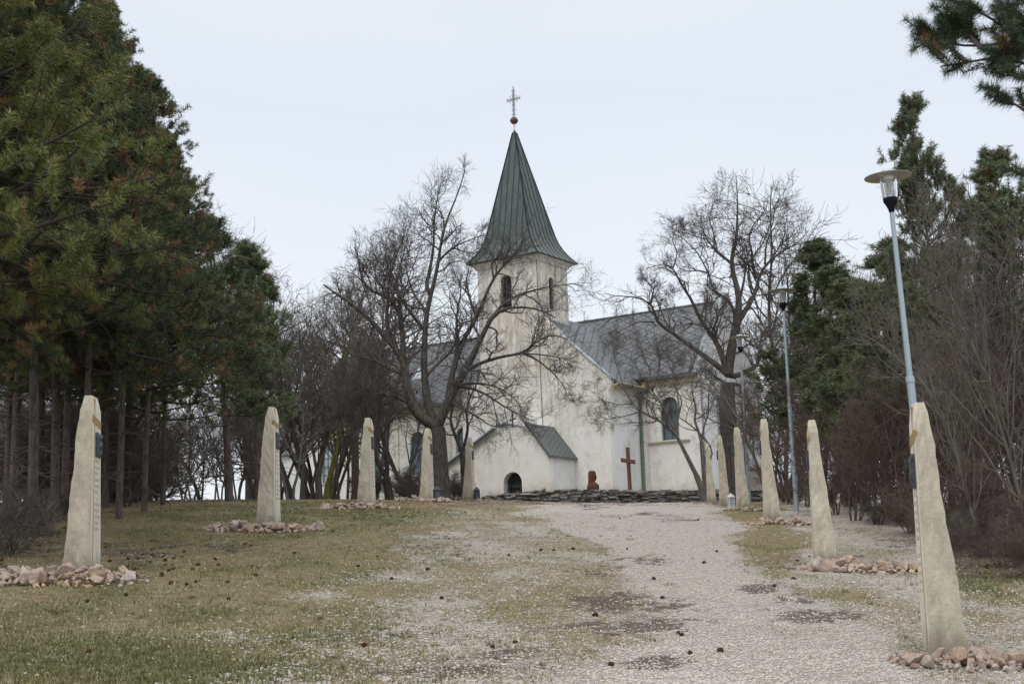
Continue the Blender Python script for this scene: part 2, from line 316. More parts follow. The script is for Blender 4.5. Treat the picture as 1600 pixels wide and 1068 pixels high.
def cover(X, Y, Z):
    """what lies on the ground at a spot: share of gravel, dark litter, green"""
    v = np.stack([X, Y, Z-EYE], -1); w = np.maximum(v@FW, 1.); px = 800+F_*(v@RT)/w; py = 534-F_*(v@UP)/w
    wx = fbm(X, Y*.5, 31, 5, 1.1); wy = fbm(X, Y*.5, 32, 5, 1.3); px0, py0 = px, py; px = px+55*wx*np.minimum(1, 22/np.maximum(Y, 1)); py = py+9*wy*np.minimum(1, 30/np.maximum(Y, 1)); n = fbm(X, Y*.6, 7, 4, .55); n2 = fbm(X, Y*.7, 12, 4, 1.9); n3 = fbm(X, Y, 21, 3, 5.)
    L = np.interp(py, [780, 800, 830, 880, 940, 1000, 1068], [880, 830, 900, 1000, 1030, 1000, 880])
    Rr = np.interp(py, [780, 800, 830, 880, 940, 1000, 1068], [1100, 1110, 1150, 1160, 1200, 1400, 1500])
    wd = np.interp(py, [780, 1068], [60, 190])
    g = sstep(-wd, wd*.45, px-L)*(1-sstep(-wd*.4, wd*.9, px-Rr))
    L2 = np.interp(py, [780, 850, 950, 1068], [700, 640, 560, 430])
    g2 = .47*sstep(-220, 120, px-L2)*(px < 1150)
    g3 = .62*sstep(1150, 1260, px)
    g = np.maximum(np.maximum(g, g2), g3)
    for cx, cy, rx, ry, a in [(490, 935, 75, 14, .6), (330, 995, 90, 14, .45), (700, 832, 60, 6, .5), (640, 858, 40, 8, .4), (800, 835, 150, 15, .25), (280, 875, 70, 18, .3)]:
        g = np.maximum(g, a*np.exp(-((px-cx)/rx)**2-((py-cy)/ry)**2)*1.15)
    g = np.clip(g+.15*n*(g < .93)+.15*n2*(g < .9)+.07*n3, 0, 1)
    for cx, cy, rx, ry, a in [(1575, 890, 75, 50, .9), (1205, 852, 55, 8, .7), (1290, 936, 70, 9, .5), (1230, 985, 70, 8, .4), (1500, 850, 60, 20, .5)]:
        g = g*(1-a*np.exp(-((px-cx)/rx)**2-((py-cy)/ry)**2))
    lit = np.zeros_like(g)
    for cx, cy, rx, ry, a in [(1020, 881, 38, 8, 1), (960, 893, 60, 7, .6), (1000, 944, 95, 15, 1.1), (930, 922, 70, 9, .7), (950, 985, 120, 16, .7), (960, 1035, 75, 14, .8), (1065, 968, 50, 6, .5), (820, 1020, 120, 12, .5), (700, 1050, 200, 15, .5),
                              (1150, 920, 55, 7, .9), (1195, 938, 70, 10, .9), (1240, 965, 70, 12, .8), (1190, 880, 50, 16, .6), (1090, 812, 60, 5, .8), (1000, 806, 60, 4, .5), (960, 826, 50, 4, .4), (640, 775, 120, 9, .8), (860, 786, 220, 5, .7), (1340, 870, 90, 12, .4), (380, 965, 60, 9, .4), (200, 870, 140, 20, .8), (60, 850, 140, 16, .8), (330, 850, 90, 10, .6), (1380, 840, 60, 18, .5)]:
        lit = np.maximum(lit, a*np.exp(-(np.abs((px-cx)/rx)**2.2+np.abs((py-cy)/ry)**2.2)))
    lit = np.clip(lit*(.80+1.2*n2+1.2*n3+.9*fbm(X, Y, 44, 3, 13.)), 0, .85)
    lit = np.maximum(lit, .75*(1-sstep(.0, 26, px+.0*py+25-(py-800)*.2))*(py < 900))
    wood = sstep(1210, 1330, px+(860-py)*1.0)*(Y > 26)*(X > .285*Y)+(Y > 40)*(1-sstep(-.34, -.22, X/np.maximum(Y, 1)))*.7
    lit = np.clip(np.maximum(lit, wood*(.75+.3*n2)), 0, 1)
    gr = .31+.35*n+.3*n2-.35*sstep(500, 1000, px)
    for cx, cy, rx, ry, a in [(1200, 855, 65, 9, .9), (1250, 985, 120, 14, .5), (600, 805, 120, 12, .7), (350, 800, 150, 14, .6), (100, 1040, 300, 40, .5), (450, 1050, 200, 20, .5), (540, 985, 80, 14, .5), (240, 880, 120, 20, .4), (1560, 900, 60, 40, 1.2), (700, 865, 90, 12, .3), (950, 862, 90, 8, .5), (1130, 1000, 10, 8, .6)]:
        gr = gr+a*np.exp(-((px-cx)/rx)**2-((py-cy)/ry)**2)
    return g, lit, np.clip(gr, 0, 1)
gA, lA, grA = cover(XX, YY, ZZ)
nr, ncol = XX.shape; idx = np.arange(nr*ncol).reshape(nr, ncol)
quads = np.stack([idx[:-1, :-1], idx[:-1, 1:], idx[1:, 1:], idx[1:, :-1]], -1).reshape(-1, 4)
m, t, b = mat_new('ground', .95, .08)
ga, la, gra = attr(t, 'gravel'), attr(t, 'litter'), attr(t, 'green')
nf = noise(t, 16, 8, rough=.75); nm = noise(t, 4.5, 7, rough=.7); nc = noise(t, 45, 5, rough=.7)
vo = nn(t, 'ShaderNodeTexVoronoi'); vo.inputs['Scale'].default_value = 30; tcn = nn(t, 'ShaderNodeTexCoord'); t.links.new(tcn.outputs['Object'], vo.inputs['Vector'])
vs = nn(t, 'ShaderNodeSeparateColor'); t.links.new(vo.outputs['Color'], vs.inputs[0])
peb = ramp(t, vs.outputs[0], [(0, (.32, .29, .26)), (.3, (.40, .37, .33)), (.6, (.43, .39, .335)), (.8, (.40, .39, .375)), (1, (.47, .45, .42))])
peb = mixc(t, ramp(t, vo.outputs['Distance'], [(.35, (0, 0, 0)), (.8, (.55, .55, .55))]), peb, (.24, .21, .18))
grass = ramp(t, math_(t, 'ADD', math_(t, 'MULTIPLY', nm, .55), math_(t, 'MULTIPLY', nc, .45)), [(.36, (.085, .07, .045)), (.5, (.19, .155, .09)), (.66, (.31, .25, .16))])
green = ramp(t, nf, [(.35, (.07, .066, .036)), (.55, (.135, .13, .062)), (.75, (.23, .21, .12))])
gg = ramp(t, math_(t, 'ADD', gra, math_(t, 'MULTIPLY', math_(t, 'SUBTRACT', nf, .5), 1.6)), [(.30, (0, 0, 0)), (.62, (1, 1, 1))])
c = mixc(t, gg, grass, green)
thr = ramp(t, math_(t, 'ADD', ga, math_(t, 'MULTIPLY', math_(t, 'SUBTRACT', math_(t, 'ADD', math_(t, 'MULTIPLY', nf, .5), math_(t, 'MULTIPLY', nc, .5)), .5), 2.6)), [(.46, (0, 0, 0)), (.60, (1, 1, 1))])
c = mixc(t, thr, c, peb)
lit = ramp(t, nf, [(.35, (.055, .041, .035)), (.55, (.11, .082, .070)), (.75, (.20, .155, .13))])
lthr = ramp(t, math_(t, 'ADD', math_(t, 'ADD', la, .13), math_(t, 'MULTIPLY', math_(t, 'SUBTRACT', math_(t, 'ADD', math_(t, 'MULTIPLY', nc, .6), math_(t, 'MULTIPLY', nf, .4)), .5), 3.2)), [(.40, (0, 0, 0)), (.85, (.92, .92, .92))])
c = mixc(t, lthr, c, lit)
t.links.new(c, b.inputs['Base Color']); bump(t, b, math_(t, 'ADD', nc, math_(t, 'MULTIPLY', nf, 1.5)), .9, .03); M['ground'] = m
go = mk('ground', np.stack([XX, YY, ZZ], -1), quads, M['ground'], smooth=True, attrs={'gravel': gA.ravel(), 'litter': lA.ravel(), 'green': grA.ravel()})
go['kind'] = 'structure'
#@@SCATTER
# loose gravel, grass blades, fallen leaves: uncountable ground cover
rng = np.random.RandomState(5)
def spots(n, y0, y1, p=1.6, half=.40):
    Y = (rng.rand(n)*(y1**(1-p+1e-6)-y0**(1-p+1e-6))+y0**(1-p+1e-6))**(1/(1-p+1e-6)); X = (rng.rand(n)*2-1)*half*Y
    return X, Y, H(X, Y)
octV = np.array([[1, 0, 0], [-1, 0, 0], [0, 1, 0], [0, -1, 0], [0, 0, 1], [0, 0, -1.]]); octF = np.array([[0, 2, 4], [2, 1, 4], [1, 3, 4], [3, 0, 4], [2, 0, 5], [1, 2, 5], [3, 1, 5], [0, 3, 5]])
X, Y, Z = spots(230000, 13.2, 46, 1.9); g, l, gr = cover(X, Y, Z)
keep = rng.rand(len(X)) < np.clip(g*1.15-.12, .045, 1)*(1-.75*l); X, Y, Z = X[keep], Y[keep], Z[keep]; n = len(X)
sz = (.008+.017*rng.rand(n)**2.2)*(1+.012*np.maximum(Y-18, 0)); sc = sz[:, None, None]*(.6+.8*rng.rand(n, 1, 3))*np.array([1, 1, .6]); ang = rng.rand(n)*6.28
V = octV[None]*sc*(.75+.5*rng.rand(n, 6, 1)); V = np.stack([V[..., 0]*np.cos(ang)[:, None]-V[..., 1]*np.sin(ang)[:, None], V[..., 0]*np.sin(ang)[:, None]+V[..., 1]*np.cos(ang)[:, None], V[..., 2]], -1)
V = V+np.stack([X, Y, Z+sz*.2], -1)[:, None]
gv = mk('gravel', V, (octF[None]+6*np.arange(n)[:, None, None]).reshape(-1, 3), M['pebble'], tint=np.repeat(rng.rand(n), 6)); tag(gv, 'pale grey and tan gravel chips strewn over the track', 'gravel', kind='stuff')
X, Y, Z = spots(60000, 13.2, 60, 1.75); g, l, gr = cover(X, Y, Z); keep = rng.rand(len(X)) < np.clip((1-g*1.05), .01, 1)*(.25+.75*gr)*(1-.6*l); X, Y, Z, gr = X[keep], Y[keep], Z[keep], gr[keep]; n = len(X)
k = 7; bx = (X[:, None]+rng.randn(n, k)*.03); by = Y[:, None]+rng.randn(n, k)*.03; hh = (.02+.035*rng.rand(n, k))*(1+.008*Y[:, None]); an = rng.rand(n, k)*6.28; ln = .9*hh*rng.rand(n, k)
w_ = .004+.00012*Y[:, None]
base = np.stack([bx, by, np.repeat(Z[:, None], k, 1)-.004], -1)
tw = np.stack([np.cos(an)*w_, np.sin(an)*w_, 0*an], -1); tip = base+np.stack([-np.sin(an)*ln, np.cos(an)*ln, hh], -1)
V = np.stack([base-tw, base+tw, tip], 2).reshape(-1, 3); F = np.arange(len(V)).reshape(-1, 3)
tn = np.clip(.80-.62*gr[:, None]+.25*rng.randn(n, k), 0, 1)
gb = mk('grass', V, F, M['grassblade'], tint=np.repeat(tn.ravel(), 3)); tag(gb, 'short winter grass in green and straw tufts across the slope', 'grass', kind='stuff')
X, Y, Z = spots(5200, 13.2, 42, 1.6); g, l, gr = cover(X, Y, Z); keep = rng.rand(len(X)) < np.clip((gr-.25)*1.0, 0, 1)*(1-g)**1.5*.6+.01; X, Y, Z = X[keep], Y[keep], Z[keep]; n = len(X); k = 34
rd = .05+.10*rng.rand(n, 1); an = rng.rand(n, k)*6.28; rr0 = rd*rng.rand(n, k)**.6; hh = (.035+.05*rng.rand(n, k))*(1-.3*rr0/rd); tl = rng.rand(n, k)*.8; a2 = an+rng.randn(n, k)*.6
base_ = np.stack([X[:, None]+np.cos(an)*rr0, Y[:, None]+np.sin(an)*rr0, np.repeat(Z[:, None], k, 1)-.004], -1); w_ = .004+.0001*Y[:, None]
tw = np.stack([np.sin(a2)*w_, -np.cos(a2)*w_, 0*an], -1); tip = base_+np.stack([np.cos(a2)*hh*tl, np.sin(a2)*hh*tl, hh], -1)
V = np.stack([base_-tw, base_+tw, tip], 2).reshape(-1, 3); tn = np.clip(.22+.18*rng.randn(n, 1)+.15*rng.randn(n, k), 0, 1)
gc = mk('grass_clumps', V, np.arange(len(V)).reshape(-1, 3), M['grassblade'], tint=np.repeat(tn.ravel(), 3)); tag(gc, 'greener taller tufts dotted over the short winter grass', 'grass', kind='stuff')
X1, Y1, Z1 = spots(9000, 25, 80, 1.2); g, l, gr = cover(X1, Y1, Z1); keep = rng.rand(len(X1)) < np.clip(l*1.3-.1, 0.01, 1); X, Y, Z = X1[keep], Y1[keep], Z1[keep]; n = len(X)
an = rng.rand(n)*6.28; s_ = .03+.03*rng.rand(n); tl = rng.randn(n, 2)*.35
V = np.stack([np.stack([X+dx*s_*np.cos(an)-dy*s_*np.sin(an)*.6, Y+dx*s_*np.sin(an)+dy*s_*np.cos(an)*.6, Z+.015+(dx*tl[:, 0]+dy*tl[:, 1])*s_*.6+.01*abs(dx)], -1) for dx, dy in ((-1, 0), (0, -1), (1, 0), (0, 1))], 1)
lf = mk('fallen_leaves', V, np.arange(n*4).reshape(-1, 4), M['leaf'], tint=np.repeat(rng.rand(n), 4)); tag(lf, 'brown fallen leaves lying under the trees', 'leaves', kind='stuff')
#@@CHURCH
church = empty('church', (CH[0], CH[1], 0), -TH, 'white plastered church with grey diamond tiled roof and tall green spire on the hilltop', 'church')
def arch(u0, u1, z0, z1, n=12):
    r = (u1-u0)/2; uc_ = (u0+u1)/2; zs = z1-r
    return [(u0, z0), (u1, z0)]+[(uc_+r*math.cos(math.pi*k/n), zs+r*math.sin(math.pi*k/n)) for k in range(n+1)]
def wall(name, outline, holes, fn, mat, thick=.35, reveal=.32, parent=church):
    """wall skin with real openings; fn(u, z, d) -> local point, d = depth inwards"""
    loops = [outline]+holes; flat = [p for l_ in loops for p in l_]
    tris = tessellate_polygon([[Vector((p[0], p[1], 0)) for p in l_] for l_ in loops])
    V = [fn(p[0], p[1], 0) for p in flat]; F = [tuple(t_) for t_ in tris]
    pos = 0
    for li, l_ in enumerate(loops):
        d = thick if li == 0 else reveal; m0 = len(V); V += [fn(p[0], p[1], d) for p in l_]
        for i in range(len(l_)):
            j = (i+1) % len(l_); F.append((pos+i, pos+j, m0+j, m0+i))
        pos += len(l_)
    me = bpy.data.meshes.new(name); me.from_pydata([tuple(map(float, v)) for v in V], [], F); me.update()
    bm = bmesh.new(); bm.from_mesh(me); bmesh.ops.remove_doubles(bm, verts=bm.verts, dist=1e-5); bmesh.ops.recalc_face_normals(bm, faces=bm.faces); bm.to_mesh(me); bm.free()
    o = bpy.data.objects.new(name, me); scene.collection.objects.link(o); me.materials.append(mat); o.parent = parent
    return o
def window(fn, u0, u1, z0, z1, glass, frame, nb=2, nh=4, depth=.28, round_top=True, wmat=None):
    """glazing with frame bars inside an opening"""
    pb_ = Poly(); r = .035; o_ = arch(u0+.02, u1-.02, z0+.02, z1-.02) if round_top else [(u0, z0), (u1, z0), (u1, z1), (u0, z1)]
    uc_, rad, zs = (u0+u1)/2, (u1-u0)/2, z1-(u1-u0)/2
    def lim(z): return rad if (z < zs or not round_top) else math.sqrt(max(rad**2-(z-zs)**2, 0))
    for i in range(len(o_)):
        p, q = o_[i], o_[(i+1) % len(o_)]
        pb_.tube(fn(p[0], p[1], depth-.05), fn(q[0], q[1], depth-.05), r*1.3, n=4)
    for i in range(1, nb):
        u = u0+(u1-u0)*i/nb; du = abs(u-uc_); top = (zs+math.sqrt(max(rad**2-du**2, 0))) if round_top else z1
        pb_.tube(fn(u, z0, depth-.04), fn(u, top, depth-.04), r*.8, n=4)
    for i in range(1, nh+1):
        z = z0+(z1-z0)*i/(nh+1); l_ = lim(z); pb_.tube(fn(uc_-l_, z, depth-.04), fn(uc_+l_, z, depth-.04), r*.8, n=4)
    w = pb_.build('window', M[frame], church)
    gp = [fn(p[0], p[1], depth) for p in (arch(u0-.02, u1+.02, z0-.02, z1+.02) if round_top else [(u0-.02, z0-.02), (u1+.02, z0-.02), (u1+.02, z1+.02), (u0-.02, z1+.02)])]
    gq = Poly(); gq.add(gp, [tuple(range(len(gp)))]); gq.build('pane', M[glass], w)
    return w
BN, AE, AW = 4.0, 9.0, -23.6        # nave wall plane, east end, west end
ZE, ZR, BR = 14.5, 19.65, 8.5
fN = lambda u, z, d: (u, BN+d, z)
wins = [(-21.85, -20.55), (-17.6, -16.3), (-13.6, -12.3), (-9.65, -8.35)]
wall('nave_wall', [(AW, 5), (AE, 5), (AE, ZE), (AW, ZE)], [arch(a0, a1, 9.85, 12.85) for a0, a1 in wins]+[arch(6.2, 7.42, 10.62, 13.3)], fN, M['plaster'])
for i, (a0, a1) in enumerate(wins): window(fN, a0, a1, 9.85, 12.85, 'glass_pale' if i == 0 else 'glass_old', 'frame_green', 2 if i else 3, 4)
window(fN, 6.2, 7.42, 10.62, 13.3, 'glass_blue', 'frame_dark', 2, 2)
q = Poly()
for a0, a1 in wins: q = Poly(); q.box(a0-.55, a1+.5, BN-.10, BN+.02, 9.70, 9.80); q.build('window_sill', M['sill'], church)
q = Poly(); q.box(5.25, 8.15, BN-.14, BN+.02, 10.45, 10.55); q.build('window_sill', M['sill'], church)
q = Poly()
for a_ in (-19.2, -15.1, -10.55): q = Poly(); q.box(a_, a_+.5, BN-.07, BN+.01, 5, ZE-.35); q.build('pilaster', M['lesene'], church)
q = Poly(); q.box(4.05+1.0, 5.3, BN-.3, BN-.003, 5, 13.6); q.build('pilaster', M['lesene'], church)
q = Poly(); q.box(AW-.2, -6.0, BN-.22, BN-.004, ZE-.42, ZE-.1); q.build('cornice', M['soffit'], church); q = Poly(); q.box(5.05, AE, BN-.22, BN-.004, ZE-.42, ZE-.1); q.build('cornice', M['soffit'], church)
q = Poly(); q.box(AW-.3, -6.2, BN-.48, BN-.30, ZE-.12, ZE+.06); q.build('gutter', M['gutter'], church); q = Poly(); q.box(5.5, AE+.02, BN-.48, BN-.30, ZE-.12, ZE+.06); q.build('gutter', M['gutter'], church)
# east gable end
fE = lambda u, z, d: (AE-d, u, z)
BE = 13.0
wall('gable_wall', [(BN, 5), (BE, 5), (BE, ZE-.3), (BE+.25, ZE-.2), (BE+.25, ZE+.05), (BR+.25, ZR+.55), (BR-.25, ZR+.55), (BN-.02, ZE+.10)],
     [[(6.15, 9.6), (7.15, 9.6), (7.15, 13.3), (6.15, 13.3)], [(9.75, 8.6), (10.45, 8.6), (10.45, 13.1), (9.75, 13.1)]], fE, M['plaster_side'], thick=.5)
window(fE, 6.15, 7.15, 9.6, 13.3, 'glass_pale', 'frame_dark', 1, 3, .3, False); window(fE, 9.75, 10.45, 8.6, 13.1, 'glass_pale', 'frame_dark', 1, 3, .3, False)
# thin coping on the gable
q = Poly(); 
for y0, z0, y1, z1 in ((BN-.05, ZE+.11, BR-.25, ZR+.56), (BR+.25, ZR+.56, BE+.28, ZE+.06)):
    q.hexa([(AE-.52, y0, z0), (AE+.03, y0, z0), (AE+.03, y1, z1), (AE-.52, y1, z1)], [(AE-.52, y0, z0+.06), (AE+.03, y0, z0+.06), (AE+.03, y1, z1+.06), (AE-.52, y1, z1+.06)])
q.box(AE-.52, AE+.03, BR-.25, BR+.25, ZR+.562, ZR+.62); q.build('coping', M['metal_roof_light'], church)
# nave roof (two slopes) and far walls
q = Poly(); th = .14
ye, ze = BN-.45, ZE-.02; yb, zb = BE+.4, ZE-.02
q.hexa([(AW-.4, ye, ze), (AE-.5, ye, ze), (AE-.5, BR, ZR), (AW-.4, BR, ZR)], [(AW-.4, ye, ze+th), (AE-.5, ye, ze+th), (AE-.5, BR, ZR+th), (AW-.4, BR, ZR+th)])
q.hexa([(AW-.4, yb, zb), (AE-.5, yb, zb), (AE-.5, BR+.002, ZR), (AW-.4, BR+.002, ZR)], [(AW-.4, yb, zb+th), (AE-.5, yb, zb+th), (AE-.5, BR+.002, ZR+th), (AW-.4, BR+.002, ZR+th)])
rf = q.build('roof', M['roof'], church)
q = Poly(); q.tube((AW-.4, BR, ZR+th), (AE-.5, BR, ZR+th), .09, n=6)
for a_ in (-3.6+3.4,): q.tube((.4, BR-.02, ZR+.2), (-.9, BR-1.9, ZR-2.0), .05, n=4)
q.build('ridge', M['gutter'], rf)
q = Poly(); s_ = (ZR-ze)/(BR-ye)
q.hexa([(-14.6, 5.6, ze+th+(5.6-ye)*s_+.03), (-13.7, 5.6, ze+th+(5.6-ye)*s_+.03), (-13.7, 6.4, ze+th+(6.4-ye)*s_+.03), (-14.6, 6.4, ze+th+(6.4-ye)*s_+.03)],
       [(-14.6, 5.6, ze+th+(5.6-ye)*s_+.15), (-13.7, 5.6, ze+th+(5.6-ye)*s_+.15), (-13.7, 6.4, ze+th+(6.4-ye)*s_+.15), (-14.6, 6.4, ze+th+(6.4-ye)*s_+.15)]); q.build('skylight', M['glass_pale'], rf)
q = Poly(); q.box(AW, AE-.6, BE-.3, BE, 5, ZE); q.hexa([(AW, BN+.4, 5), (AW, BE, 5), (AW, BE, ZE), (AW, BN+.4, ZE)], [(AW+.3, BN+.4, 5), (AW+.3, BE, 5), (AW+.3, BE, ZE), (AW+.3, BN+.4, ZE)])
q.add([(AW, BN, ZE), (AW, BE, ZE), (AW, BR, ZR), (AW+.3, BN, ZE), (AW+.3, BE, ZE), (AW+.3, BR, ZR)], [(0, 1, 2), (3, 5, 4), (0, 3, 4, 1), (1, 4, 5, 2), (2, 5, 3, 0)]); q.build('rear_wall', M['plaster_side'], church)
# lower chancel at the west end
q = Poly(); q.box(-30.5, AW-.003, 5.2, 12, 5, 12.3); q.build('chancel_wall', M['plaster_side'], church)
q = Poly(); q.loft([[(-30.8, 4.8, 12.3), (-30.8, 12.4, 12.3), (-30.8, 8.6, 15.6)], [(AW-.41, 4.8, 12.3), (AW-.41, 12.4, 12.3), (AW-.41, 8.6, 15.6)]]); q.build('chancel_roof', M['roof'], church)
# wing with the facade
A0, A1, ZW = -6.1, 5.04, 14.2; ap = (-.53, 19.15); sl_ = (ap[1]-ZW)/(A1-ap[0])
fF = lambda u, z, d: (u, d, z)
kz = ZW+sl_*(A1-1.55)
wall('facade_wall', [(A0, 5), (A1-.18, 5), (A1-.18, ZW-.75), (A1, ZW-.45), (A1, ZW), (1.55, kz), (1.5, kz+.28), (0.0, kz+.28+.894*1.5), (-4.62, kz+.2), (-4.62, ZW+.89*(-4.62-A0)), (A0, ZW)], [], fF, M['plaster'], thick=.4)
q = Poly(); q.hexa([(A1-.2, .4, 5), (A1-.2, BN-.004, 5), (A1-.2, BN-.004, ZW-.5), (A1-.2, .4, ZW-.5)], [(A1-.5, .4, 5), (A1-.5, BN-.004, 5), (A1-.5, BN-.004, ZW-.5), (A1-.5, .4, ZW-.5)]); q.build('wing_side_wall', M['plaster_side'], church); q = Poly(); q.box(A0, A0+.3, .4, BN-.004, 5, ZW-.05)
q.build('wing_side_wall', M['plaster_side'], church)
q = Poly(); q.hexa([(A1-.203, .02, ZW-.55), (A1+.42, .42, ZW-.28), (A1+.42, BN, ZW-.28), (A1-.203, BN, ZW-.55)], [(A1-.203, .02, ZW-.42), (A1+.42, .42, ZW-.2), (A1+.42, BN, ZW-.2), (A1-.203, BN, ZW-.42)]); q.build('soffit', M['soffit'], church)
q = Poly(); 
for sg, ae in ((1, A1+.45), (-1, A0-.1)):
    ze_ = ap[1]-sl_*abs(ae-ap[0]) - .12
    for b0, b1 in ((.38, 8.4),):
        q.hexa([(ae, b0, ze_), (ae, b1, ze_), (ap[0], b1, ap[1]-.12), (ap[0], b0, ap[1]-.12)], [(ae, b0, ze_+.12), (ae, b1, ze_+.12), (ap[0], b1, ap[1]), (ap[0], b0, ap[1])])
rw = q.build('wing_roof', M['roof_wing'], church)
q = Poly(); q.hexa([(1.56, -.05, kz+.005), (1.56, .45, kz+.005), (A1+.06, .45, ZW-.04), (A1+.06, -.05, ZW-.04)], [(1.56, -.05, kz+.09), (1.56, .45, kz+.09), (A1+.06, .45, ZW+.05), (A1+.06, -.05, ZW+.05)]); q.build('verge', M['metal_roof_light'], church); q = Poly()
q.hexa([(-4.63, -.05, ZW+.89*1.47), (-4.63, .45, ZW+.89*1.47), (A0-.06, .45, ZW-.04), (A0-.06, -.05, ZW-.04)], [(-4.63, -.05, ZW+.89*1.47+.09), (-4.63, .45, ZW+.89*1.47+.09), (A0-.06, .45, ZW+.05), (A0-.06, -.05, ZW+.05)]); q.build('verge', M['metal_roof_light'], church)
q = Poly(); q.tube((4.98, 3.72, 5), (4.98, 3.72, 13.1), .11, n=10); q.tube((4.98, 3.72, 13.1), (5.4, 3.4, 13.8), .11, n=8)
for z in (8.6, 10.6, 12.4): q.tube((4.98, 3.72, z), (4.98, 3.72, z+.07), .15, n=10)
q.build('downpipe', M['green_pipe'], church)
# tower
T0, T1, TB, ZT = -4.6, 0.0, 3.62, 22.35
fT = lambda u, z, d: (u, -.03+d, z); fS = lambda u, z, d: (T1-d, u, z)
wall('tower_wall', [(T0, 15.2), (-.05*0+T1, 14.9), (T1, ZT), (T0, ZT)], [arch(-2.78, -1.98, 19.45, 21.75)], fT, M['plaster'], thick=.3, reveal=.35)
wall('tower_wall', [(.27, 14.0), (TB, 14.0), (TB, ZT), (.27, ZT)], [arch(1.35, 1.95, 19.4, 21.5)], fS, M['plaster'], thick=.3, reveal=.35)
q = Poly(); q.hexa([(T0+.003, .27, 13), (T0+.003, TB, 13), (T0+.003, TB, ZT), (T0+.003, .27, ZT)], [(T0+.3, .27, 13), (T0+.3, TB, 13), (T0+.3, TB, ZT), (T0+.3, .27, ZT)]); q.box(T0+.3, T1-.3, TB-.3, TB-.003, 13, ZT)
q.build('tower_wall', M['plaster'], church)
def louvres(fn, u0, u1, z0, z1):
    q = Poly(); r = (u1-u0)/2; zs = z1-r; z = z0+.05
    while z < z1-.08:
        l_ = r if z < zs else math.sqrt(max(r*r-(z-zs)**2, .003)); uc_ = (u0+u1)/2
        a_, b_, c_, d_ = fn(uc_-l_, z, .12), fn(uc_+l_, z, .12), fn(uc_+l_, z+.09, .30), fn(uc_-l_, z+.09, .30)
        up = lambda p: (p[0], p[1], p[2]+.025); q.hexa([a_, b_, c_, d_], [up(a_), up(b_), up(c_), up(d_)]); z += .16
    o = q.build('louvre', M['louvre'], church)
    g_ = Poly(); gp = [fn(p[0], p[1], .34) for p in arch(u0-.02, u1+.02, z0-.02, z1+.02)]; g_.add(gp, [tuple(range(len(gp)))]); g_.build('backing', M['dark_inside'], o)
louvres(fT, -2.78, -1.98, 19.45, 21.75); louvres(fS, 1.35, 1.95, 19.4, 21.5)
q = Poly()
def sq(m_, z, x0=T0, x1=T1, y0=-.03, y1=TB): return [(x0-m_, y0-m_, z), (x1+m_, y0-m_, z), (x1+m_, y1+m_, z), (x0-m_, y1+m_, z)]
q.loft([sq(-.02, ZT-.002), sq(.10, ZT), sq(.10, ZT+.08), sq(.15, ZT+.12), sq(.22, ZT+.20), sq(.36, ZT+.30), sq(.36, ZT+.40)]); q.build('tower_cornice', M['plaster'], church)
# spire: flared four-sided pyramid with standing seams
cx, cy = (T0+T1)/2, (TB-.03)/2; tipc = (cx-.28, cy)
prof = [(2.80, 22.74), (2.34, 23.22), (2.02, 23.68), (1.78, 24.15), (1.62, 24.65), (.10, 31.75), (.05, 31.95)]
def ring(r, z): f = max(0, (z-24)/8); x, y = cx+(tipc[0]-cx)*f, cy; r2 = r*.86 + .14*r*min(1, max(0, (z-22.7)/2)); return [(x-r, y-r2, z), (x+r, y-r2, z), (x+r, y+r2, z), (x-r, y+r2, z)]
q = Poly(); q.loft([ring(2.78, 22.70)]+[ring(r, z) for r, z in prof]); spire = q.build('spire', M['copper'], church)
q = Poly(); nsm = 7
for side in range(4):
    for i in range(nsm+1):
        f = i/nsm
        for (r0, z0), (r1, z1) in zip(prof[:-2], prof[1:-1]):
            if z1 > 30 : zz = 24.65+(7.1)*(.98 if i in (0, nsm) else (.90 if i in (3, 4) else (.62 if i in (2, 5) else .32)))
            else: zz = z1
            fr = (zz-z0)/(z1-z0); R0_, R1_ = ring(r0, z0), ring(r1, z1)
            p0 = np.array(R0_[side])*(1-f)+np.array(R0_[(side+1) % 4])*f
            ft = f if i in (0, nsm) else f
            p1 = np.array(R1_[side])*(1-ft)+np.array(R1_[(side+1) % 4])*ft
            if z1 > 30 and i not in (0, nsm):   # seams run straight up the slope and die into the hip
                w0 = r0; w1 = r0+(r1-r0)*fr; off = (f-.5)*2*r0
                ftt = .5+np.clip(off/max(w1, .05), -1, 1)/2
                Rm = [tuple(np.array(R0_[k_])*(1-fr)+np.array(R1_[k_])*fr) for k_ in range(4)]
                p1 = np.array(Rm[side])*(1-ftt)+np.array(Rm[(side+1) % 4])*ftt
            q.tube(p0, p1, .035 if i not in (0, nsm) else .05, n=4)
q.build('seam', M['seam'], spire)
q = Poly(); tx, ty = tipc; q.lathe((tx, ty, 0), [(.09, 31.7), (.06, 32.0), (.07, 32.4)], 10); q.build('neck', M['white_metal'], spire)
q = Poly(); q.lathe((tx, ty, 32.62), [(.03, -.26)]+[(.26*math.cos(a_), .26*math.sin(a_)) for a_ in np.linspace(-1.4, 1.4, 10)]+[(.03, .26)], 16); bl = q.build('ball', M['rust'], spire, smooth=True)
q = Poly(); q.lathe((tx, ty, 32.62), [(.275, -.03), (.29, 0), (.275, .03)], 16); q.build('band', M['gutter'], bl)
q = Poly(); zc = 34.1
q.tube((tx, ty, 32.8), (tx, ty, 35.0), .028, n=6); q.tube((tx-.5, ty, zc), (tx+.5, ty, zc), .026, n=6)
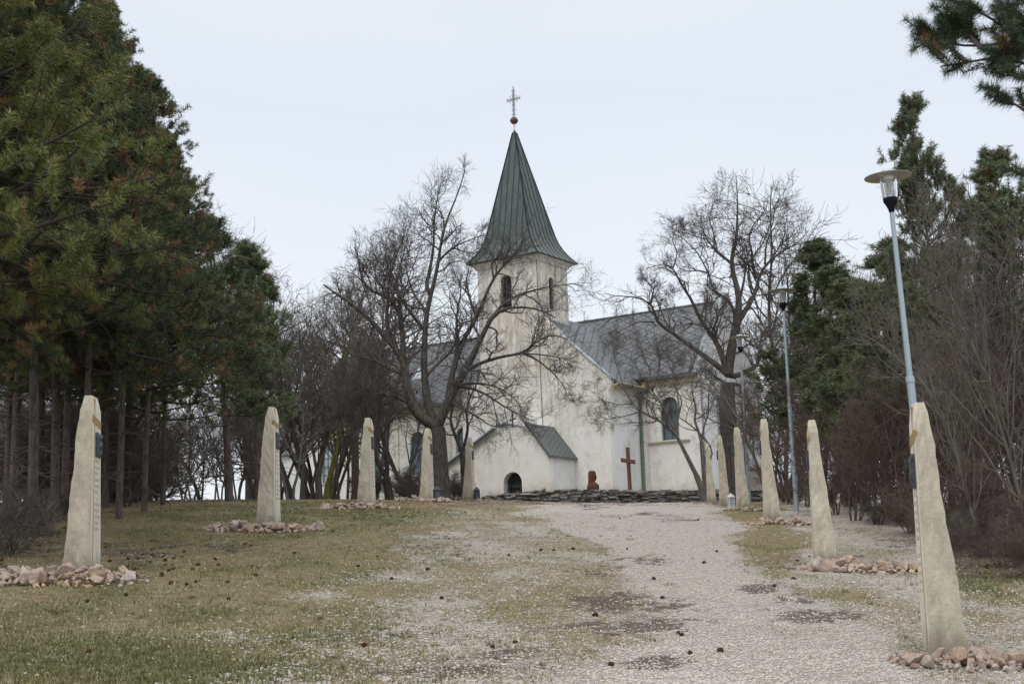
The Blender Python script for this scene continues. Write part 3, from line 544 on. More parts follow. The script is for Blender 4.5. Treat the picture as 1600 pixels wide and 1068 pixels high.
def curl(cx_, cz_, r, a0, a1, th=.014):
    pts = [(tx+cx_+r*(1-.12*i)*math.cos(a0+(a1-a0)*i/7), ty, cz_+r*(1-.12*i)*math.sin(a0+(a1-a0)*i/7)) for i in range(8)]
    for p_, q_ in zip(pts[:-1], pts[1:]): q.tube(p_, q_, th, n=4)
for sx_ in (-1, 1):
    q.tube((tx+sx_*.07, ty, 32.95), (tx+sx_*.07, ty, 34.75), .012, n=4)
    for z_ in (33.0, 33.35, 33.7, 34.4, 34.7): curl(sx_*.13, z_, .09, math.pi*.5, math.pi*(2.1 if sx_ > 0 else -1.1))
    for sz_ in (-1, 1): curl(sx_*.22, zc+sz_*.2, .17, (math.pi if sx_ > 0 else 0), (math.pi*(1+1.5*sz_) if sx_ > 0 else -math.pi*1.5*sz_)); curl(sx_*.5, zc+sz_*.08, .08, 0, 5)
    q.tube((tx+sx_*.08, ty, zc+.07), (tx+sx_*.5, ty, zc+.07), .01, n=4); q.tube((tx+sx_*.08, ty, zc-.07), (tx+sx_*.5, ty, zc-.07), .01, n=4)
q.build('cross', M['iron'], spire)
q = Poly(); q.tube((T1+.03, -.06, ZT), (T1+.03, -.06, 15.2), .022, n=4); q.tube((T1+.03, -.06, 15.2), (T1+.12, -.06, 9.5), .02, n=4); q.build('lightning_conductor', M['gutter'], church)
# porch / buttressed entrance
PB = -3.0
fP = lambda u, z, d: (u, PB+d, z)
wall('porch_wall', [(-5.7, 5), (2.32, 5), (2.32, 9.62), (.93, 11.42), (-1.51, 11.5), (-5.7, 9.2)], [arch(-.98, .36, 6.9, 8.78)], fP, M['plaster'], thick=.5, reveal=.62)
q = Poly(); q.hexa([(2.31, PB+.5, 5), (2.31, -.004, 5), (2.31, -.004, 9.6), (2.31, PB+.5, 9.6)], [(1.8, PB+.5, 5), (1.8, -.004, 5), (1.8, -.004, 9.6), (1.8, PB+.5, 9.6)]); q.build('porch_side_wall', M['plaster_side'], church); q = Poly(); q.box(-1.5, .92, PB+.5, -.004, 11.1, 11.4); q.build('porch_ceiling', M['plaster_side'], church); q = Poly(); q.box(-5.69, -5.2, PB+.5, -.004, 5, 9.1); q.build('porch_side_wall', M['plaster_side'], church)
q = Poly(); q.hexa([(2.5, PB-.15, 9.45), (2.5, -.002, 9.45), (.85, -.002, 11.5), (.85, PB-.15, 11.5)], [(2.5, PB-.15, 9.58), (2.5, -.002, 9.58), (.85, -.002, 11.64), (.85, PB-.15, 11.64)])
pr = q.build('porch_roof', M['roof_porch'], church)
q = Poly(); q.hexa([(.82, PB-.18, 11.62), (.82, PB+1.5, 11.5), (1.02, PB+1.5, 11.42), (1.02, PB-.18, 11.45)], [(.82, PB-.18, 11.72), (.82, PB+1.5, 11.62), (1.02, PB+1.5, 11.5), (1.02, PB-.18, 11.55)])
q.hexa([(2.48, PB-.19, 9.42), (2.54, PB-.19, 9.44), (.9, PB-.19, 11.6), (.8, PB-.19, 11.6)], [(2.48, PB-.15, 9.42), (2.54, PB-.15, 9.44), (.9, PB-.15, 11.6), (.8, PB-.15, 11.6)]); q.build('flashing', M['gutter'], pr)
q = Poly(); q.hexa([(-1.40, PB-.28, 11.50), (-1.40, -.002, 11.50), (-5.95, -.002, 9.12), (-5.95, PB-.28, 9.12)], [(-1.40, PB+.15, 11.92), (-1.40, -.002, 11.92), (-5.95, -.002, 9.42), (-5.95, PB+.15, 9.42)])
pr = q.build('porch_roof', M['metal_roof_light'], church)
q = Poly(); q.hexa([(-1.36, PB-.33, 11.44), (-1.36, PB-.23, 11.44), (-5.95, PB-.23, 9.04), (-5.95, PB-.33, 9.04)], [(-1.36, PB-.33, 11.56), (-1.36, PB-.23, 11.56), (-5.95, PB-.23, 9.16), (-5.95, PB-.33, 9.16)]); q.build('flashing', M['gutter'], pr)
q = Poly(); gz = 7.0
for p_, q_ in zip(arch(-.94, .32, 6.9, 8.74, 14)[2:-1], arch(-.94, .32, 6.9, 8.74, 14)[3:]): q.tube(fP(*p_, .45), fP(*q_, .45), .035, n=4)
for p_, q_ in zip(arch(-.82, .22, 6.9, 8.42, 14)[2:-1], arch(-.82, .22, 6.9, 8.42, 14)[3:]): q.tube(fP(*p_, .45), fP(*q_, .45), .03, n=4)
q.box(-.94, -.78, PB+.40, PB+.5, 6.9, 8.0); q.box(-.05, .03, PB+.42, PB+.48, 6.9, 7.9); q.box(-.9, .3, PB+.42, PB+.48, 7.9, 7.98)
for u_ in np.arange(-.78, .3, .14): q.tube(fP(u_, 6.9, .46), fP(u_, 8.3, .46), .012, n=4)
q.box(.24, .32, PB+.42, PB+.48, 6.9, 8.1); dg = q.build('gate', M['gate'], church)
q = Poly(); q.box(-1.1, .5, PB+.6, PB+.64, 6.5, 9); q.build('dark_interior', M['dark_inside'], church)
q = Poly(); q.tube((-.35, PB+.25, 11.4), (-.35, PB+.25, 12.55), .05, n=6); q.tube((-.35, PB+.25, 11.98), (-.02, PB+.05, 11.98), .05, n=6); q.tube((-.35, PB+.25, 11.98), (-.68, PB+.45, 11.98), .05, n=6); q.build('roof_cross', M['iron'], church)
q = Poly(); q.hexa([(AE, 10.2, 9.05), (AE+1.5, 10.2, 8.65), (AE+1.5, 12.8, 8.65), (AE, 12.8, 9.05)], [(AE, 10.2, 9.2), (AE+1.5, 10.2, 8.8), (AE+1.5, 12.8, 8.8), (AE, 12.8, 9.2)]); q.hexa([(AE+.003, 10.3, 8.98), (AE+1.4, 10.3, 8.6), (AE+.003, 10.3, 7.6), (AE+.003, 10.3, 7.6)], [(AE+.003, 10.36, 8.98), (AE+1.4, 10.36, 8.6), (AE+.003, 10.36, 7.6), (AE+.003, 10.36, 7.6)]); q.build('canopy', M['lamp_disc'], church)
q = Poly(); q.tube((AE+.0, BE+.1, 13.9), (AE+.3, BE+.5, 13.8), .05, n=6); q.hexa([(AE+.1, BE+.4, 13.6), (AE+.5, BE+.2, 13.7), (AE+.5, BE+.7, 13.7), (AE+.1, BE+.9, 13.6)], [(AE+.1, BE+.5, 14.1), (AE+.5, BE+.3, 14.2), (AE+.5, BE+.8, 14.2), (AE+.1, BE+1., 14.1)]); q.build('floodlight', M['gutter'], church)
#@@THINGS
# ------------------------------------------------------------------ dry stone retaining wall
rng = np.random.RandomState(11)
wallo = empty('retaining_wall', G(990, 78.6), 0, 'low dry stone retaining wall of flat grey slabs in front of the church', 'wall')
Vs, Fs, Ts = [], [], []
cubeF = np.array([(0, 2, 3, 1), (4, 5, 7, 6), (0, 1, 5, 4), (2, 6, 7, 3), (0, 4, 6, 2), (1, 3, 7, 5)])
x = -5.2
base = np.array(wallo.location)
for row in range(11):
    x = -5.5+rng.rand()*.4
    while x < 13.5:
        w = .14+.5*rng.rand()**1.5; h = .05+.06*rng.rand(); top = .70*sstep(-5.5, 2.5, x)+.08+.05*rng.rand(); zz = row*.085
        if zz < top-.02:
            z0 = float(H(x, 78.0))-.05+zz; y0 = 78.35+.02*row+.10*rng.randn()-(.35*rng.rand() if row < 2 else 0)
            v = np.array([(a_, b_, c_) for c_ in (0, 1) for b_ in (0, 1) for a_ in (0, 1)], float)*[w, .45+.2*rng.rand(), h]+rng.randn(8, 3)*[.03, .03, .008]
            v += [x, y0, z0]; Fs.append(cubeF+8*len(Vs)); Vs.append(v-base); Ts += [rng.rand()]*8
        x += w+.015
mk('stonework', np.concatenate(Vs), np.concatenate(Fs), M['slab'], wallo, tint=Ts)
# ------------------------------------------------------------------ steles
def stele(px, pyb, Y, wb, wt, db, dt, side, rot, label, seed, Hh=3.0, lean=0):
    """side = +1: carved face looks right (left row); -1: looks left"""
    g = G(px, Y); r = np.random.RandomState(seed)
    e = empty('stele', g, rot, label, 'stele', 'carved stone steles lining the track')
    n = 24; rings = []; per = 10; ph = r.rand(6)*6.28; Hh = Hh*(1+.02*r.randn()); chip = .3+.9*r.rand()
    for i in range(n+1):
        f = i/n; z = -.25+(Hh+.25)*f; ff = max(0, z/Hh)
        w = wb+(wt-wb)*ff; d = db+(dt-db)*ff
        tp = sstep(.93, 1.0, f); inn = side*(wb*.42-.035*ff*1.0); outx = inn-side*(w*(1-(.05+.16*chip)*tp)+.012*math.sin(z*2.1+ph[0])+.008*math.sin(z*5.3+ph[1]))
        y0, y1 = -d/2+.05*tp*1.4+.010*math.sin(z*2.7+ph[2])+.007*math.sin(z*7+ph[3]), d/2-.22*tp*d
        inn2 = inn-side*.03*tp
        pts = []
        def jit(a_): return (r.rand()-.5)*a_
        # carved face (inn) stays true; rough faces wobble
        for k in range(per//2): t_ = k/(per//2); pts.append((inn2+(outx-inn2)*t_+(0 if k == 0 else jit(.010)), y0+(0 if k == 0 else jit(.020)), z))
        for k in range(3): t_ = k/2; pts.append((outx+jit(.022), y0+(y1-y0)*t_, z))
        pts.append((inn2+(outx-inn2)*.5, y1+jit(.02), z)); pts.append((inn2, y1, z))
        rings.append(pts)
    q = Poly(); m_ = len(rings[0]); q.loft(rings)
    topi = [i for i in range(n*m_, (n+1)*m_)]
    sh = q.build('shaft', M['stele_rough'], e); me = sh.data; me.materials.append(M['stele_smooth'])
    for p_ in me.polygons:
        if abs(p_.normal.x) > .93 and p_.normal.x*side > 0: p_.material_index = 1
    fx = lambda z: side*(wb*.42-.035*z/Hh); dd = lambda z: (db+(dt-db)*z/Hh)/2
    # groove and cross-arm cut: recessed-looking strips with their own cheeks
    q = Poly(); s = side
    yg = -dd(1.5)+.17
    z0_, z1_ = .1, Hh*.985
    q.hexa([(fx(z0_)-s*.03, yg-.06, z0_), (fx(z0_)+s*.004, yg-.06, z0_), (fx(z0_)+s*.004, yg-.025, z0_), (fx(z0_)-s*.03, yg-.025, z0_)], [(fx(z1_)-s*.03, yg+.02, z1_), (fx(z1_)+s*.004, yg+.02, z1_), (fx(z1_)+s*.004, yg+.05, z1_), (fx(z1_)-s*.03, yg+.05, z1_)]); q.build('groove', M['groove'], e)
    q = Poly(); zn = Hh*.845; d_ = dd(zn)
    q.hexa([(fx(zn)-s*.04, -d_-.004, zn+.02), (fx(zn)+s*.006, -d_-.004, zn+.0), (fx(zn)+s*.006, d_+.004, zn-.07), (fx(zn)-s*.04, d_+.004, zn-.07)],
           [(fx(zn)-s*.04, -d_-.004, zn+.10), (fx(zn)+s*.006, -d_-.004, zn+.13), (fx(zn)+s*.006, d_+.004, zn+.06), (fx(zn)-s*.04, d_+.004, zn+.06)]); q.build('cross_cut', M['groove'], e)
    # bronze relief plaque
    q = Poly(); zp0, zp1 = Hh*.655, Hh*.79; yp0, yp1 = -.10, dd(2.2)-.05; N = 7; Vp = []
    for iz in range(N+1):
        for iy in range(N+1):
            z = zp0+(zp1-zp0)*iz/N; y = yp0+(yp1-yp0)*iy/N; h_ = .025+.035*r.rand()*(0 < iz < N and 0 < iy < N)
            Vp.append((fx(z)+s*h_, y, z+(.02*r.rand() if iz == N else 0)))
    Fp = [(a_*(N+1)+b_, a_*(N+1)+b_+1, (a_+1)*(N+1)+b_+1, (a_+1)*(N+1)+b_) for a_ in range(N) for b_ in range(N)]
    q.add(Vp, Fp); q.hexa([(fx(zp0)-s*.01, yp0, zp0), (fx(zp0)+s*.024, yp0, zp0), (fx(zp0)+s*.024, yp1, zp0), (fx(zp0)-s*.01, yp1, zp0)], [(fx(zp1)-s*.01, yp0, zp1), (fx(zp1)+s*.024, yp0, zp1), (fx(zp1)+s*.024, yp1, zp1), (fx(zp1)-s*.01, yp1, zp1)])
    q.build('plaque', M['bronze'], e)
    # worn inscription lines
    q = Poly(); zl = Hh*.63
    for li in range(12):
        z = Hh*.62-li*.105
        if li == 6:
            q.box(*sorted((fx(z)-s*.002, fx(z)+s*.004)), .02, .10, z, z+.015); q.box(*sorted((fx(z)-s*.002, fx(z)+s*.004)), .053, .067, z-.03, z+.045); continue
        y = -.10; ye_ = -.10+(.22+.25*r.rand())
        while y < min(ye_, dd(z)-.06):
            w = .018+.012*r.rand(); hgt = .05
            q.box(*sorted((fx(z)-s*.002, fx(z)+s*.004)), y, y+.007, z, z+hgt)
            if r.rand() < .7: q.box(*sorted((fx(z)-s*.002, fx(z)+s*.004)), y+.008, y+w, z+hgt*r.choice([0, .45, .85]), z+hgt*r.choice([0, .45, .85])+.007+.001)
            y += w+.012
    q.build('inscription', M['engrave'], e)
    if lean: e.rotation_euler[1] = lean
    return e
D17 = R_(1)
ST = [(130, 897, 24.5, 1, 'foremost stele on the left, with bronze plaque and worn lettering, under dark pines'),
      (421, 820, 35.5, 1, 'second stele on the left, before the thicket'),
      (574, 797, 47.0, 1, 'third stele on the left, with chipped top edge, before the church side wall'),
      (668, 786, 58.0, 1, 'fourth stele on the left, directly in front of the big forked bare tree'),
      (734, 783, 69.4, 1, 'smallest and farthest stele of the left row, beside the church entrance'),
      (1472, 1008, 17.5, -1, 'largest and nearest stele on the right, with bronze plaque and leaning outer edge'),
      (1287, 890, 28.6, -1, 'second nearest stele on the right, standing between two reddish rock heaps'),
      (1205, 820, 40.4, -1, 'third nearest stele on the right, beside the galvanised middle lamp post'),
      (1160, 797, 50.0, -1, 'fourth nearest stele on the right, in front of the thin lamp post by the gable'),
      (1132, 792, 60.0, -1, 'fifth stele of the right row, in front of the large bare tree trunk'),
      (1111, 786, 71.7, -1, 'farthest and smallest stele of the right row, beside the slanting small tree')]
steles = []
for i, (px, py, Y, sd, lb) in enumerate(ST):
    g = G(px, Y); view = math.atan2(abs(g[0]), Y)
    want = R_(13 if i == 0 else 12) if sd > 0 else R_([9, 4, 5, 4, 4, 3][i-5])
    rot = -sd*(want-view)
    steles.append(stele(px, py, Y, .485 if sd > 0 else .43, .18, .78 if sd > 0 else .62, .62 if sd > 0 else .40, sd, rot, lb, 100+i, 2.95))
# ------------------------------------------------------------------ rocks
rng = np.random.RandomState(21); rockm = []
for i in range(14):
    bm = bmesh.new(); pts = rng.randn(13, 3); pts = unit(pts)*(.75+.3*rng.rand(13, 1))*[1, .8, .62]
    for p_ in pts: bm.verts.new(p_)
    r_ = bmesh.ops.convex_hull(bm, input=bm.verts[:]); bmesh.ops.delete(bm, geom=[v for v in bm.verts if not v.link_faces], context='VERTS')
    bmesh.ops.bevel(bm, geom=bm.edges[:], offset=.05, segments=1, affect='EDGES')
    me = bpy.data.meshes.new('rock'); bm.to_mesh(me); bm.free(); me.materials.append(M['rock']); rockm.append(me)
def pile(px, Y, dx, half, dep, n, nsm, s0, s1, label, grp, seed):
    r = np.random.RandomState(seed); g = G(px, Y); out_ = []
    def height(u, v): return max(0, 1-(u*u+v*v))**.6
    hm = .11*half/1.3
    for i in range(n+nsm):
        while True:
            u, v = r.rand()*2-1, r.rand()*2-1
            if u*u+v*v < 1: break
        big = i < n; x, y = g[0]+dx+u*half, g[1]-.45-dep*.42+v*dep*.56
        s = s0+(s1*1.15-s0)*r.rand()**1.8 if big else s0*(.45+.55*r.rand())
        z = float(H(x, y))+s*.15+hm*height(u, v)*(1 if big else r.rand()**.6)
        out_.append((big, x, y, z, s))
    for big, x, y, z, s in out_:
        if big:
            o = bpy.data.objects.new('rock', rockm[r.randint(14)]); scene.collection.objects.link(o)
            o.location = (x, y, z); o.rotation_euler = (r.rand()*.9, r.rand()*.9, r.rand()*6.28); o.scale = (s*(.8+.4*r.rand()), s*(.8+.4*r.rand()), s*(.75+.4*r.rand()))
            tag(o, label, 'rock', grp)
        else: SM.append((x, y, z, s, r.rand()*6.28))
SM = []
PL = [(125, 24.3, -.05, 1.60, 1.6, 60, 270, .08, .19, 'foremost left stele'), (422, 35.3, 0, 1.45, 1.7, 46, 270, .09, .20, 'second stele on the left'),
      (571, 46.8, -.05, 1.35, 1.7, 28, 180, .09, .20, 'third stele on the left'), (668, 57.8, .1, 1.30, 1.5, 22, 180, .09, .20, 'fourth stele on the left'), (745, 69.0, .25, 1.0, .6, 6, 120, .08, .14, 'farthest stele on the left'),
      (1490, 17.3, .10, 1.12, 1.0, 52, 180, .08, .17, 'nearest stele on the right'), (1330, 28.4, .0, 1.22, 1.2, 38, 150, .10, .24, 'second nearest stele on the right'),
      (1208, 40.2, .0, 1.08, 1.4, 26, 150, .08, .20, 'third nearest stele on the right'), (1165, 49.8, -.0, .9, .6, 14, 120, .08, .17, 'fourth nearest stele on the right'), (1120, 65, 0, 1.2, .5, 8, 90, .07, .12, 'two farthest steles on the right')]
for i, (px, Y, dx, hf, dp, n, ns, s0, s1, wh) in enumerate(PL):
    pile(px, Y, dx, hf, dp, n, ns, s0, s1, 'pinkish brown angular rock heaped at the foot of the '+wh, 'rocks at the foot of the '+wh, 300+i)
bmv = []; 
V0 = np.array([v.co for v in rockm[0].vertices]); Fp = [tuple(p.vertices) for p in rockm[0].polygons]
VV, FF = [], []
RV = np.random.RandomState(3)
for x, y, z, s, a_ in SM:
    c_, s_ = math.cos(a_), math.sin(a_); n0 = len(VV); V0 = np.array([v.co for v in rockm[0].vertices])@np.array(Matrix.Rotation(RV.rand()*6.28, 3, Vector(RV.randn(3))))*(.75+.5*RV.rand(3))
    for v in V0*s: VV.append((x+v[0]*c_-v[1]*s_, y+v[0]*s_+v[1]*c_, z+v[2]))
    FF += [tuple(i+n0 for i in f) for f in Fp]
me = bpy.data.meshes.new('rubble'); me.from_pydata(VV, [], FF); me.materials.append(M['rock']); o = bpy.data.objects.new('rubble', me); scene.collection.objects.link(o)
tag(o, 'small broken stones filling the gaps between the heaped rocks', 'rubble', kind='stuff')
# ------------------------------------------------------------------ street lamps
def lamp(px, Y, top, dr, lean, label):
    g = G(px, Y); hgt = 7.95; e = empty('street_lamp', g, 0, label, 'street lamp', 'street lamps along the track'); k = dr/.44
    q = Poly(); q.tube((0, 0, -.2), (0, 0, 3.6), .085, .075, 14); q.tube((0, 0, 3.6), (0, 0, 3.72), .088, .08, 14); q.tube((0, 0, 3.6), (0, 0, hgt-.97), .058, .045, 14); q.box(-.05, .05, -.092, -.078, 1.0, 1.3); q.build('pole', M['galv'], e, smooth=False)
    z = hgt-.98; c = (0, 0, z)
    q = Poly(); q.lathe(c, [(.05, 0), (.065, .07), (.10, .15), (.14, .22), (.145, .29)], 20); hd = q.build('lamp_cup', M['lamp_cup'], e, smooth=True)
    q = Poly(); q.lathe(c, [(.14, .29), (.158, .48), (.165, .72)], 24, caps=False); q.build('glass_shade', M['lamp_glass'], e, smooth=True)
    q = Poly(); q.lathe(c, [(.04, .29), (.05, .33), (.05, .38)], 12)
    for kk in range(6): q.lathe((0, 0, z+.37+kk*.046), [(.055, 0), (.078, .010), (.078, .020), (.055, .032)], 14)
    q.box(-.01, .01, -.01, .01, z+.33, z+.70); q.lathe(c, [(.08, .66), (.11, .70), (.11, .73)], 14); q.build('bulb_holder', M['white_metal'], e)
    q = Poly(); q.lathe((0, 0, z+.73), [(.10, -.0), (.455, -.010), (.46, .0), (.42, .010), (.20, .022), (.10, .026)], 40); ds = q.build('lamp_shade', M['lamp_disc'], e, smooth=False)
    q = Poly(); q.lathe((0, 0, z+.755), [(.15, 0), (.155, .05), (.13, .095), (.03, .115)], 20); q.build('cap', M['galv'], ds)
    e.rotation_euler = lean; return e
lamp(1455, 27.2, 262, .44, (0, -R_(2.0), .3), 'nearest street lamp with wide disc shade, rising behind the nearest right stele')
lamp(1245, 49.0, 440, .44, (0, -R_(.6), 1.1), 'middle street lamp with disc shade, standing right of the third right stele')
lamp(1171, 65.0, 535, .44, (0, 0, 2.2), 'farthest street lamp with disc shade, in front of the church gable and big tree')
# ------------------------------------------------------------------ cross, bust, lanterns, pole, bricks
g = P(985, 775, 81.5); q = Poly(); e = empty('wooden_cross', (g[0], 81.5, 6.9), -R_(50), 'plain reddish brown wooden cross standing by the church wall', 'cross')
q.box(-.09, .09, -.08, .08, -.3, 2.75); q.build('post', M['wood_cross'], e, bevel=.012); q = Poly(); q.hexa([(-.50, -.13, 1.95), (.50, -.13, 1.73), (.50, .07, 1.73), (-.50, .07, 1.95)], [(-.50, -.13, 2.19), (.50, -.13, 1.97), (.50, .07, 1.97), (-.50, .07, 2.19)]); q.build('crossbeam', M['wood_cross'], e, bevel=.012); e.rotation_euler[1] = -R_(1.2)
g = P(927, 770, 81); e = empty('bust_statue', (g[0], 81, 6.98), 0, 'reddish carved wooden bust with long hair facing right, by the church wall', 'statue')
def blobs(rows, n=22, face=None):
    q = Poly(); rr = []
    for z, cx_, rx, ry in rows: rr.append([(cx_+rx*math.cos(2*math.pi*k/n), ry*math.sin(2*math.pi*k/n), z) for k in range(n)])
    q.loft(rr); return q
blobs([(-.3, 0, .35, .34), (.14, 0, .35, .34), (.16, .02, .34, .34), (.22, .03, .33, .34)]).build('plinth', M['wood_red'], e)
q = blobs([(.20, -.01, .36, .36), (.26, -.01, .37, .38), (.40, 0, .37, .39), (.52, 0, .34, .36), (.60, -.01, .28, .28), (.66, -.03, .19, .19), (.72, -.03, .16, .15), (.78, .0, .20, .15), (.90, .02, .215, .16), (1.0, .02, .21, .17), (1.1, .01, .21, .17), (1.2, .0, .20, .16), (1.27, -.01, .15, .12), (1.30, -.02, .08, .06)])
q.build('body', M['wood_red'], e, smooth=True)
q = Poly(); q.hexa([(.16, -.03, .92), (.27, -.02, .93), (.27, .02, .93), (.16, .03, .92)], [(.16, -.02, 1.06), (.20, -.012, 1.06), (.20, .012, 1.06), (.16, .02, 1.06)]); q.hexa([(.15, -.05, .80), (.225, -.035, .81), (.225, .035, .81), (.15, .05, .80)], [(.15, -.05, .88), (.215, -.03, .88), (.215, .03, .88), (.15, .05, .88)]); q.hexa([(.10, -.16, 1.07), (.22, -.06, 1.08), (.22, .06, 1.08), (.10, .16, 1.07)], [(.10, -.15, 1.11), (.20, -.06, 1.12), (.20, .06, 1.12), (.10, .15, 1.11)]); q.build('face', M['wood_red'], e, bevel=.006)
blobs([(.50, -.13, .15, .22), (.60, -.12, .17, .24), (.8, -.09, .18, .22), (1.0, -.06, .21, .21), (1.12, -.04, .23, .21), (1.24, -.03, .22, .19), (1.32, -.03, .14, .11)]).build('hair', M['wood_red'], e, smooth=True)
e.scale = (.95, .95, 1.02)
def lantern(px, Y, s, mat, label, grp=None):
    e = empty('grave_lantern', G(px, Y), .3, label, 'lantern', grp); q = Poly(); q.box(-.11*s, .11*s, -.11*s, .11*s, 0, .05*s)
    for a_ in (-1, 1):
        for b_ in (-1, 1): q.box(a_*.095*s-.015*s, a_*.095*s+.015*s, b_*.095*s-.015*s, b_*.095*s+.015*s, .05*s, .40*s)
    q.box(-.11*s, .11*s, -.11*s, .11*s, .40*s, .43*s); q.build('frame', M[mat], e)
    q = Poly(); q.loft([[(a_*.13*s, b_*.13*s, .43*s) for a_, b_ in ((-1, -1), (1, -1), (1, 1), (-1, 1))], [(a_*.04*s, b_*.04*s, .56*s) for a_, b_ in ((-1, -1), (1, -1), (1, 1), (-1, 1))]]); q.tube((0, 0, .56*s), (0, 0, .62*s), .02*s, n=6); q.build('lid', M[mat], e)
    q = Poly(); q.box(-.085*s, .085*s, -.085*s, .085*s, .05*s, .395*s); q.build('pane', M['glass_old' if mat == 'iron' else 'glass_pale'], e); return e
lantern(683, 57.3, 1.15, 'iron', 'dark grave lantern at the foot of the fourth left stele'); lantern(745, 69.0, 1.15, 'iron', 'dark lantern beside the farthest left stele'); lantern(1143, 55, .95, 'white_metal', 'white lantern between the fourth and fifth right steles')
q = Poly(); e = empty('brick', G(783, 82.9), .2, 'flat reddish brick block lying left of the church gate', 'brick'); q.box(-.4, .0, -.15, .15, 0.0, .14); q.box(.02, .42, -.15, .15, 0.0, .12); q.build('block', M['brick'], e, bevel=.01)
g = G(556, 72); q = Poly(); hh = P(552, 482, 72)[2]-g[2]; e = empty('utility_pole', g, 0, 'weathered grey square pole rising among the thin trees left of the nave', 'pole'); q.loft([[(a_*.19, b_*.16, -.3) for a_, b_ in ((-1, -1), (1, -1), (1, 1), (-1, 1))], [(a_*.17-.05, b_*.14, hh) for a_, b_ in ((-1, -1), (1, -1), (1, 1), (-1, 1))]]); q.build('shaft', M['pole_grey'], e, bevel=.02)
q = Poly(); q.tube((0, 0, hh-1.0), (.9, -.1, hh-.7), .05, .035, 6); q.hexa([(.85, -.16, hh-.74), (1.3, -.16, hh-.66), (1.3, .02, hh-.66), (.85, .02, hh-.74)], [(.85, -.16, hh-.66), (1.3, -.14, hh-.60), (1.3, .0, hh-.60), (.85, .02, hh-.64)]); q.build('lamp_arm', M['lamp_disc'], e)
# pine cones on the grass
rng = np.random.RandomState(8); q = Poly(); q.lathe((0, 0, 0), [(.008, -.045), (.03, -.04), (.026, -.033), (.040, -.02), (.032, -.012), (.042, .0), (.032, .008), (.034, .02), (.022, .028), (.020, .036), (.006, .05)], 9)
proto = q.build('pine_cone', M['cone'], None)
CP = [(612, 905), (1120, 862), (1022, 905), (1210, 917), (1240, 905), (795, 868), (845, 860), (865, 860), (895, 858), (980, 858), (930, 962), (1065, 993), (1060, 990), (1125, 1018), (1078, 1022), (140, 1020), (300, 890), (590, 870), (560, 885), (400, 900), (520, 830), (668, 890), (690, 935), (1035, 935), (1100, 880), (955, 1040), (805, 1005), (570, 1010), (770, 1012), (460, 865)]
for i in range(24): CP.append((rng.normal(262, 55), rng.normal(888, 22)))
first = True
for px, py in CP:
    lo, hi = 13.0, 70.0
    for _ in range(30):
        mid = (lo+hi)/2; gq = G(px, mid)
        if proj(gq)[1] > py: lo = mid
        else: hi = mid
    o = proto if first else proto.copy()
    if not first: scene.collection.objects.link(o)
    first = False; s_ = .60+.35*rng.rand(); o.location = Vector([float(v) for v in gq])+Vector((0, 0, .02)); o.rotation_euler = (1.3+.5*rng.rand(), rng.rand(), rng.rand()*6); o.scale = (s_,)*3
    tag(o, 'small dark pine cone lying on the ground', 'pine cone', 'pine cones on the ground')
#@@TREES
# ------------------------------------------------------------------ bare trees
def tubes(name, sets, mat, parent):
    """sets: list of (pts (N,n,3), rad (N,n), sides)"""
    VV, FF, off = [], [], 0
    for pts, rad, k in sets:
        if not len(pts): continue
        N, n = rad.shape
        tg = np.empty_like(pts); tg[:, 1:-1] = pts[:, 2:]-pts[:, :-2]; tg[:, 0] = pts[:, 1]-pts[:, 0]; tg[:, -1] = pts[:, -1]-pts[:, -2]; tg = unit(tg)
        ref = np.where(np.abs(tg[:, :1, 2:3]) > .9, np.array([1., 0, 0]), np.array([0, 0, 1.])); u = unit(np.cross(tg, ref)); w = np.cross(tg, u)
        a = np.arange(k)*2*math.pi/k
        V = pts[:, :, None]+rad[:, :, None, None]*(u[:, :, None]*np.cos(a)[:, None]+w[:, :, None]*np.sin(a)[:, None])
        ii = np.arange(N*n*k).reshape(N, n, k); j = np.roll(ii, -1, 2)
        F = np.stack([ii[:, :-1], j[:, :-1], j[:, 1:], ii[:, 1:]], -1).reshape(-1, 4)
        VV.append(V.reshape(-1, 3)); FF.append(F+off); off += N*n*k
    return mk(name, np.concatenate(VV), np.concatenate(FF), mat, parent, smooth=True)
def grow(st, dr, ln, r0, n, wig, trop, rs, r1f=.35, pull=None):
    N = len(st); pts = np.empty((N, n+1, 3)); pts[:, 0] = st; d = unit(dr); seg = (ln/n)[:, None]
    bias = rs.randn(N, 3)*wig*.35
    for i in range(n):
        d = unit(d+rs.randn(N, 3)*wig+bias+np.array([0, 0, trop])); pts[:, i+1] = pts[:, i]+d*seg
    t_ = np.linspace(0, 1, n+1)[None]; return pts, r0[:, None]*(1-(1-r1f)*t_)
def kids(pts, rad, per, t0, t1, ang, rs, n=None, keep=1.):
    N, n1, _ = pts.shape; t_ = t0+(t1-t0)*rs.rand(N, per)**.85; f = t_*(n1-1); i = np.minimum(f.astype(int), n1-2); fr = (f-i)[..., None]
    ar = np.arange(N)[:, None]; p = pts[ar, i]*(1-fr)+pts[ar, i+1]*fr; r = rad[ar, i]; dd_ = unit(pts[ar, i+1]-pts[ar, i])
    side = unit(np.cross(dd_, rs.randn(N, per, 3))); a = (ang*(.7+.6*rs.rand(N, per)))[..., None]
    d = dd_*np.cos(a)+side*np.sin(a); m_ = rs.rand(N, per) < keep
    return p[m_], d[m_], r[m_], t_[m_]
def resample(pl, n):
    pl = np.asarray(pl, float); s = np.concatenate([[0], np.cumsum(np.linalg.norm(np.diff(pl, axis=0), axis=1))]); u = np.linspace(0, s[-1], n+1)
    # smooth
    out_ = np.stack([np.interp(u, s, pl[:, k_]) for k_ in range(3)], -1)
    for _ in range(1): out_[1:-1] = .25*out_[:-2]+.5*out_[1:-1]+.25*out_[2:]
    return out_, s[-1]
